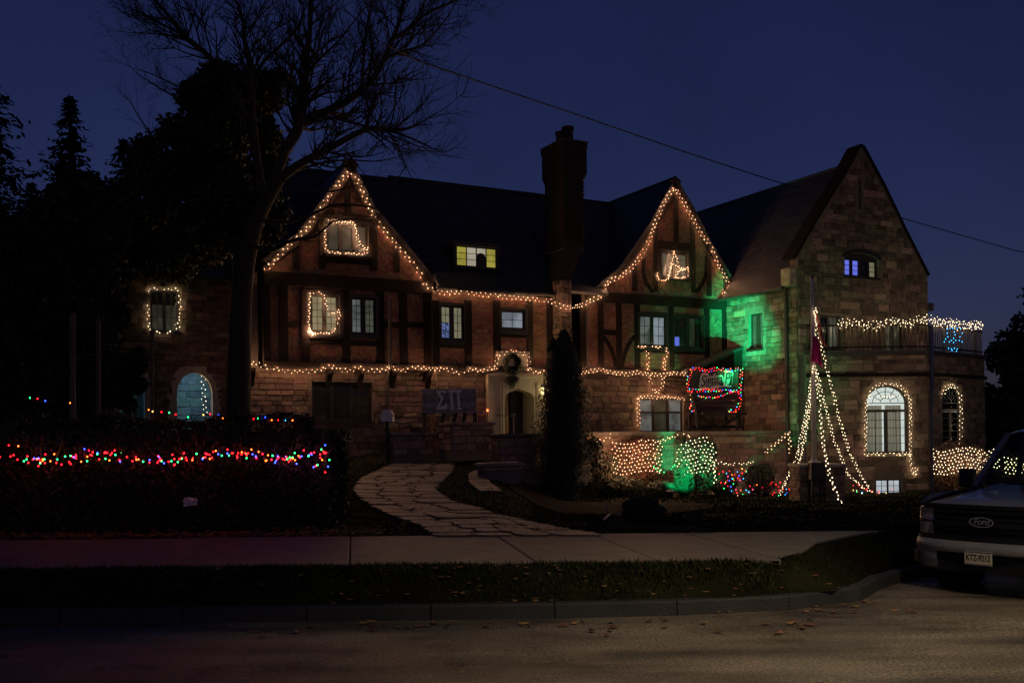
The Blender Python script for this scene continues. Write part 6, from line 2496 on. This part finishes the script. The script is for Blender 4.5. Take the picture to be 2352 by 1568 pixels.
# overhead cable
pc = [at(880, 100, 24), at(960, 140, 25.5), at(1150, 205, 28), at(1350, 272, 31), at(1560, 345, 34), at(1775, 415, 38), at(2085, 505, 44), at(2330, 575, 52), at(2500, 610, 60)]
cb = MB().tube(pc, .022, 5).build('overhead_cable', M['black'])
tag(cb, 'thin overhead cable sagging across the night sky', 'cable')

# litter: pale plastic bag in the hedge, stick by the path
def crumple(name, label, c, s, mt, seed):
    rnd = random.Random(seed)
    mb = MB()
    n = 9
    for j in range(n):
        for i in range(n):
            mb.v.append((s * (i / (n - 1) - .5) * 2 + rnd.uniform(-.1, .1) * s, rnd.uniform(-.25, .25) * s, s * (j / (n - 1) - .5) * 1.2 + rnd.uniform(-.12, .12) * s))
    mb.f = [(j * n + i, j * n + i + 1, (j + 1) * n + i + 1, (j + 1) * n + i) for j in range(n - 1) for i in range(n - 1)]
    o = mb.build(name, mt)
    o.location = c
    return o


tag(crumple('plastic_bag', '', at(437, 1152, 14.42), .1, M['white'], 3), 'crumpled white plastic bag caught low in the pavement hedge', 'bag')
stp = [gnd(1386, 1200), gnd(1402, 1190), gnd(1425, 1196)]
o = MB().tube([p + Vector((0, 0, .05 + .03 * i)) for i, p in enumerate(stp)], [.02, .022, .015], 6).tube([stp[1] + Vector((0, 0, .07)), stp[1] + Vector((-.1, .1, .22))], .015, 5).build('fallen_branch', mat('pale_stripped_wood', (.4, .35, .27), .7))
tag(o, 'pale stripped branch lying beside the foot of the path', 'branch')

# fallen leaves and grass
LR = random.Random(55)
lv = MB()


def dead(x, y, s, lift=.012):
    z = ground_z(x, y) if kerb_side(x, y) > .15 else road_z(x, y)
    if 10.62 < y < 13.72 and x < 3.9 and kerb_side(x, y) > .3:
        z = .43
    a = LR.uniform(0, 6.28)
    ca, sa = math.cos(a), math.sin(a)
    c = LR.uniform(.1, .5) * s
    P_ = [(-1, 0, c), (-.3, .55, 0), (.3, .4, .3 * c), (1, 0, c * .8), (.35, -.45, .2 * c), (-.35, -.5, 0)]
    lv.add([(x + s * (ca * u - sa * v), y + s * (sa * u + ca * v), z + lift + w) for u, v, w in P_], [(0, 1, 2, 3), (0, 3, 4, 5)])


for q in range(900):
    dead(LR.uniform(-9, -1.8), 13.72 + abs(LR.gauss(0, .35)), LR.uniform(.03, .06), LR.uniform(.01, .06))
for q in range(500):
    dead(LR.uniform(-2.6, 1.2), LR.uniform(13.8, 16.5), LR.uniform(.025, .05))
for q in range(260):
    x_ = LR.uniform(-6, 4)
    dead(x_, LR.uniform(9.7, 10.6), LR.uniform(.025, .05))
for q in range(70):
    x_ = LR.uniform(-5, 3)
    dead(x_, 9.5 - abs(LR.gauss(0, .35)), LR.uniform(.03, .07))
for q in range(500):
    dead(LR.uniform(1, 9), LR.uniform(13.9, 24), LR.uniform(.025, .045))
tag(lv.build('leaf_litter', M['deadleaf']), 'brown fallen leaves scattered over verge, pavement and lawn', 'leaves', kind='stuff')
gr = MB()
for q in range(95000):
    if q % 16 == 7:
        x, y = LR.uniform(2.2, 6.5), LR.uniform(9.9, 14.2)
    elif q % 5 == 0:
        x, y = LR.uniform(-6.5, 4.2), LR.uniform(9.75, 10.62)
    else:
        y = 13.75 + 21 * LR.random() ** 1.5
        x = LR.uniform(.02, .5) * y if LR.random() < .8 else LR.uniform(-.2, .1) * y
    if kerb_side(x, y) < .18:
        continue
    if 13.7 > y > 10.62 and x < 2.75 + .75 * (y - 10.62):
        continue
    if math.sin(x * 3.1 + 2 * math.sin(y * 2.3)) * math.sin(y * 4.7 + x) > .25 + LR.uniform(-.3, .5):
        continue
    z = ground_z(x, y)
    a = LR.uniform(0, 6.28)
    h = LR.uniform(.015, .06) * (1.5 if LR.random() < .06 else 1)
    w = .006 + .0005 * y
    dx, dy = math.cos(a) * w, math.sin(a) * w
    lx, ly = LR.uniform(-.03, .03), LR.uniform(-.03, .03)
    gr.add([(x - dx, y - dy, z - .005), (x + dx, y + dy, z - .005), (x + lx, y + ly, z + h)], [(0, 1, 2)])
tag(gr.build('grass', M['grass']), 'short dark grass of the lawn and the kerb verge', 'grass', kind='stuff')

# ================================================================== PARKED PICKUP TRUCK
TX, TY, TPH = 5.9, 11.6, R(52)
tz0 = road_z(TX, TY) - .03
trk = thing('pickup_truck', 'grey pickup truck parked at the corner facing the camera', 'truck', (TX, TY, tz0), -TPH)
paint = mat('grey_truck_paint', (.24, .245, .26), .3, .1, 3, metal=.3, coat=.7)
bump_m = mat('silver_bumper', (.36, .36, .37), .3, .2, 6, metal=.4)
chrome = mat('chrome', (.55, .55, .56), .22, .06, 3, metal=1.0)
gril = mat('black_grille', (.006, .006, .007), .55, .2)
tyre = mat('tyre_rubber', (.012, .012, .012), .85, .3)
lens = mat('headlight_lens', (.5, .47, .42), .1, .3, 30, metal=.3)
HW = .9


def loft(rows_, closed=False):
    mb = MB()
    n = len(rows_[0])
    for r_ in rows_:
        mb.v += [tuple(p) for p in r_]
    for j in range(len(rows_) - 1):
        for i in range(n - 1):
            mb.f.append((j * n + i, j * n + i + 1, (j + 1) * n + i + 1, (j + 1) * n + i))
    return mb


# bonnet with two raised creases
rows_ = []
for j in range(13):
    t = j / 12
    y = -.84 + 1.5 * t
    row = []
    for i in range(25):
        u = i / 12 - 1
        x = u * (HW - .06 + .03 * t)
        z = 1.07 + .13 * t - .035 * abs(u) ** 4 * 1.5 - .05 * max(0, 1 - t * 9) ** 2
        z += .035 * math.exp(-((abs(u) - .62) / .07) ** 2) * min(1, t * 3) * (.4 + .6 * t)
        z += .02 * (abs(u) < .6)
        yy = y + .13 * abs(u) ** 3 * (1 - t)
        row.append((x, yy, z))
    rows_.append(row)
hood = loft(rows_).build('bonnet', paint, trk, True)
# lower body shell: fenders, sides, bed
sec = [(-.97, -.62, .62), (-.9, -.45, 1.04)]
for s in (-1, 1):
    rows_ = []
    for (y, zt2, zb2, xo) in ((-.72, 1.03, .5, HW - .1), (-.6, 1.05, .5, HW - .02), (-.5, 1.06, .95, HW), (-.3, 1.09, .98, HW + .02), (0, 1.12, 1.0, HW + .03), (.3, 1.15, .98, HW + .02), (.5, 1.17, .9, HW), (.55, 1.18, .45, HW), (1.6, 1.18, .42, HW), (2.7, 1.18, .42, HW), (3.2, 1.24, .45, HW), (3.25, 1.25, .9, HW), (3.7, 1.25, 1.0, HW + .02), (4.15, 1.25, .9, HW), (4.2, 1.25, .5, HW), (4.75, 1.25, .55, HW)):
        rows_.append([(s * (xo - .05), y, zt2 + .0), (s * (xo), y, zt2 - .05), (s * (xo + .015), y, (zt2 + zb2) / 2 + .08), (s * xo, y, zb2)])
    loft(rows_).build('body_side', paint, trk, True)
    # wheels
    for y in (0, 3.7):
        w = MB()
        w.tube([(s * (HW - .26), y, .41), (s * (HW - .24), y, .41), (s * (HW - .02), y, .41), (s * HW, y, .41)], [.36, .41, .41, .37], 26).build('wheel', tyre, trk, True)
        MB().tube([(s * (HW - .05), y, .41), (s * (HW + .012), y, .41)], [.26, .24], 16).build('rim', chrome, trk)
        # dark arch liner
        MB().tube([(s * (HW - .3), y, .45), (s * (HW - .28), y, .45)], [.5, .5], 20).build('wheel_arch', gril, trk)
MB().box(-HW + .1, HW - .1, -.55, 4.7, .38, .8).build('chassis', gril, trk)
MB().box(-HW + .04, HW - .04, 4.72, 4.76, .6, 1.25).build('tailgate', paint, trk)
MB().box(-HW + .05, HW - .05, 2.75, 4.72, .8, .86).build('bed_floor', gril, trk)
# cab
roofz = 1.9
glz = glass('truck_glass', (.62, .72, .66))
cab = [(.62, 1.2), (1.28, 1.86), (1.5, roofz), (2.3, roofz), (2.62, 1.82), (2.72, 1.2)]
top = MB()
prs = []
for (y, z) in ((1.26, 1.85), (1.5, roofz), (2.3, roofz), (2.62, 1.83)):
    prs.append([(-HW + .16, y, z - .02), (-HW + .3, y, z + .02), (0, y, z + .04), (HW - .3, y, z + .02), (HW - .16, y, z - .02)])
loft(prs).build('cab_roof', paint, trk, True)
for s in (-1, 1):
    MB().bar((s * (HW - .06), .62, 1.18), (s * (HW - .18), 1.28, 1.84), .07, .06).build('windscreen_pillar', paint, trk)
    MB().bar((s * (HW - .05), 1.75, 1.16), (s * (HW - .17), 1.78, 1.86), .1, .05).build('door_pillar', paint, trk)
    MB().bar((s * (HW - .05), 2.7, 1.16), (s * (HW - .17), 2.58, 1.84), .14, .06).build('rear_pillar', paint, trk)
    MB().add([(s * (HW - .05), .66, 1.18), (s * (HW - .05), 2.68, 1.18), (s * (HW - .165), 2.58, 1.83), (s * (HW - .165), 1.3, 1.84)], [(0, 1, 2, 3)]).build('side_window', glz, trk)
    m_ = MB().box(s * (HW + .02) - (.0 if s > 0 else .2), s * (HW + .02) + (.2 if s > 0 else 0), .72, .84, 1.16, 1.4).build('door_mirror', gril, trk)
    bevel(m_, .03, 2)
MB().add([(-HW + .1, .62, 1.2), (HW - .1, .62, 1.2), (HW - .2, 1.28, 1.85), (-HW + .2, 1.28, 1.85)], [(0, 1, 2, 3)]).build('windscreen', glz, trk)
MB().box(-HW + .08, HW - .08, .62, .95, 1.05, 1.19).build('dashboard', gril, trk)
MB().box(-HW + .12, HW - .12, 2.6, 2.66, 1.1, 1.8).build('rear_bulkhead', glz, trk)
for s in (-1, 1):
    bevel(MB().box(s * .42 - .26, s * .42 + .26, 1.62, 1.78, .85, 1.52).build('seat', gril, trk), .06, 2)
# front: grille, emblem, headlights, bumper
gw = .6
fr = lambda x: -.845 + .13 * (abs(x) / (HW - .06)) ** 3
rows_ = []
for j in range(4):
    z = .66 + .36 * j / 3
    rows_.append([(gw * (i / 8 - 1) * 1.0, fr(gw * (i / 8 - 1)) + .05, z) for i in range(17)])
loft(rows_).build('grille', gril, trk, True)
for z in (.70, .78, .90, .98):
    mb = MB()
    for i in range(16):
        x0, x1 = gw * (i / 8 - 1), gw * ((i + 1) / 8 - 1)
        mb.bar((x0, fr(x0) + .02, z), (x1, fr(x1) + .02, z), .05, .035)
    mb.build('grille_bar', gril, trk)
mb = MB()
for i in range(16):
    x0, x1 = gw * (i / 8 - 1), gw * ((i + 1) / 8 - 1)
    mb.bar((x0, fr(x0) + .0, .84), (x1, fr(x1) + .0, .84), .06, .055)
mb.build('grille_bar', gril, trk)
mb = MB()
for i in range(20):
    x0, x1 = (HW - .08) * (i / 10 - 1), (HW - .08) * ((i + 1) / 10 - 1)
    mb.bar((x0, fr(x0) + .01, 1.035), (x1, fr(x1) + .01, 1.035), .06, .04)
mb.build('bonnet_lip', gril, trk)
el = [(.14 * math.cos(k * math.pi / 16), .058 * math.sin(k * math.pi / 16)) for k in range(32)]
el2 = [(a * .91, b * .82) for a, b in el]
EY = fr(0) - .035
em = MB().poly([el], lambda u, v, o: Vector((u, EY - o - .012, .87 + v)), .012).build('emblem', mat('emblem_blue', (.01, .015, .04), .3), trk, fix=True)
MB().poly([el, el2], lambda u, v, o: Vector((u, EY - .013 - (o + .006), .87 + v)), .006).build('emblem_rim', bump_m, em, fix=True)
tm = text_mesh('Ford', .1, .003, .3, .001, .9)
tm.transform(Matrix.Translation((0, EY - .017, .845)) @ FACE)
link('emblem_lettering', tm, bump_m, em)
for s in (-1, 1):
    # headlight: wraps round the corner, split by a bar
    for (z0_, z1_) in ((.88, 1.0), (.70, .84)):
        rows_ = []
        for z in (z0_, z1_):
            rows_.append([(s * x, y, z) for x, y in ((gw + .02, fr(gw) + .015), (gw + .1, fr(gw + .1) + .015), (HW - .1, -.73), (HW - .03, -.62), (HW - .0, -.48))])
        loft(rows_).build('headlight', lens, trk, True)
    rows_ = []
    for z in (.62, 1.04):
        rows_.append([(s * x, y, z) for x, y in ((gw, fr(gw) + .045), (gw + .1, fr(gw + .1) + .045), (HW - .12, -.7), (HW - .05, -.6), (HW - .02, -.46))])
    loft(rows_).build('headlight_housing', gril, trk, True)
    rows_ = []
    for z, o_ in ((.845, .0), (.865, -.012), (.885, 0)):
        rows_.append([(s * x, y + o_, z) for x, y in ((gw, fr(gw) + .01), (gw + .1, fr(gw + .1) + .01), (HW - .1, -.74), (HW - .02, -.62), (HW + .01, -.47))])
    loft(rows_).build('headlight_trim', chrome, trk, True)
# bumper: upper bar, corner blocks with openings, black middle
BMX = [(-HW - .01, -.5), (-HW + .03, -.7), (-HW + .12, -.82), (-.55, -.9), (-.25, -.94), (0, -.95), (.25, -.94), (.55, -.9), (HW - .12, -.82), (HW - .03, -.7), (HW + .01, -.5)]
rows_ = [[(x, y + dy, z) for x, y in BMX] for z, dy in ((.52, .0), (.535, -.02), (.60, -.025), (.64, -.0), (.655, .05))]
loft(rows_).build('bumper', bump_m, trk, True)
rows_ = [[(x, y + .03, z) for x, y in BMX] for z in (.645, .70)]
loft(rows_).build('bumper_gap', gril, trk, True)
for s in (-1, 1):
    rows_ = []
    for z, dy in ((.30, .12), (.34, .04), (.44, .0), (.52, .0)):
        rows_.append([(s * x, y + dy, z) for x, y in ((.52, -.9), (.62, -.885), (HW - .12, -.82), (HW - .03, -.7), (HW + .01, -.5))])
    loft(rows_).build('bumper_corner', bump_m, trk, True)
    o = bevel(MB().box(-.075, .075, -.012, .01, -.07, .07).build('fog_light_opening', gril, trk), .006, 1)
    o.location = (s * (HW - .07), -.79, .43)
    o.rotation_euler = (0, 0, s * R(48))
MB().box(-.52, .52, -.88, -.7, .30, .52).build('lower_intake', gril, trk)
# plate
plt = bevel(MB().box(-.155, .155, -.975, -.965, .40, .555).build('number_plate', mat('plate_cream', (.55, .5, .36), .5, .08), trk), .003, 1)
ink = mat('plate_ink', (.03, .03, .05), .6, .1)
tm = text_mesh('KTZ-9212', .082, .001, 0, .0015, .95)
tm.transform(Matrix.Translation((0, -.9765, .452)) @ FACE @ Matrix.Diagonal((.82, 1.15, 1, 1)))
link('plate_number', tm, ink, plt)
for z0_, z1_ in ((.402, .416), (.538, .553)):
    MB().box(-.15, .15, -.9762, -.9752, z0_, z1_).build('plate_band', mat('plate_band', (.12, .12, .2), .5), plt)
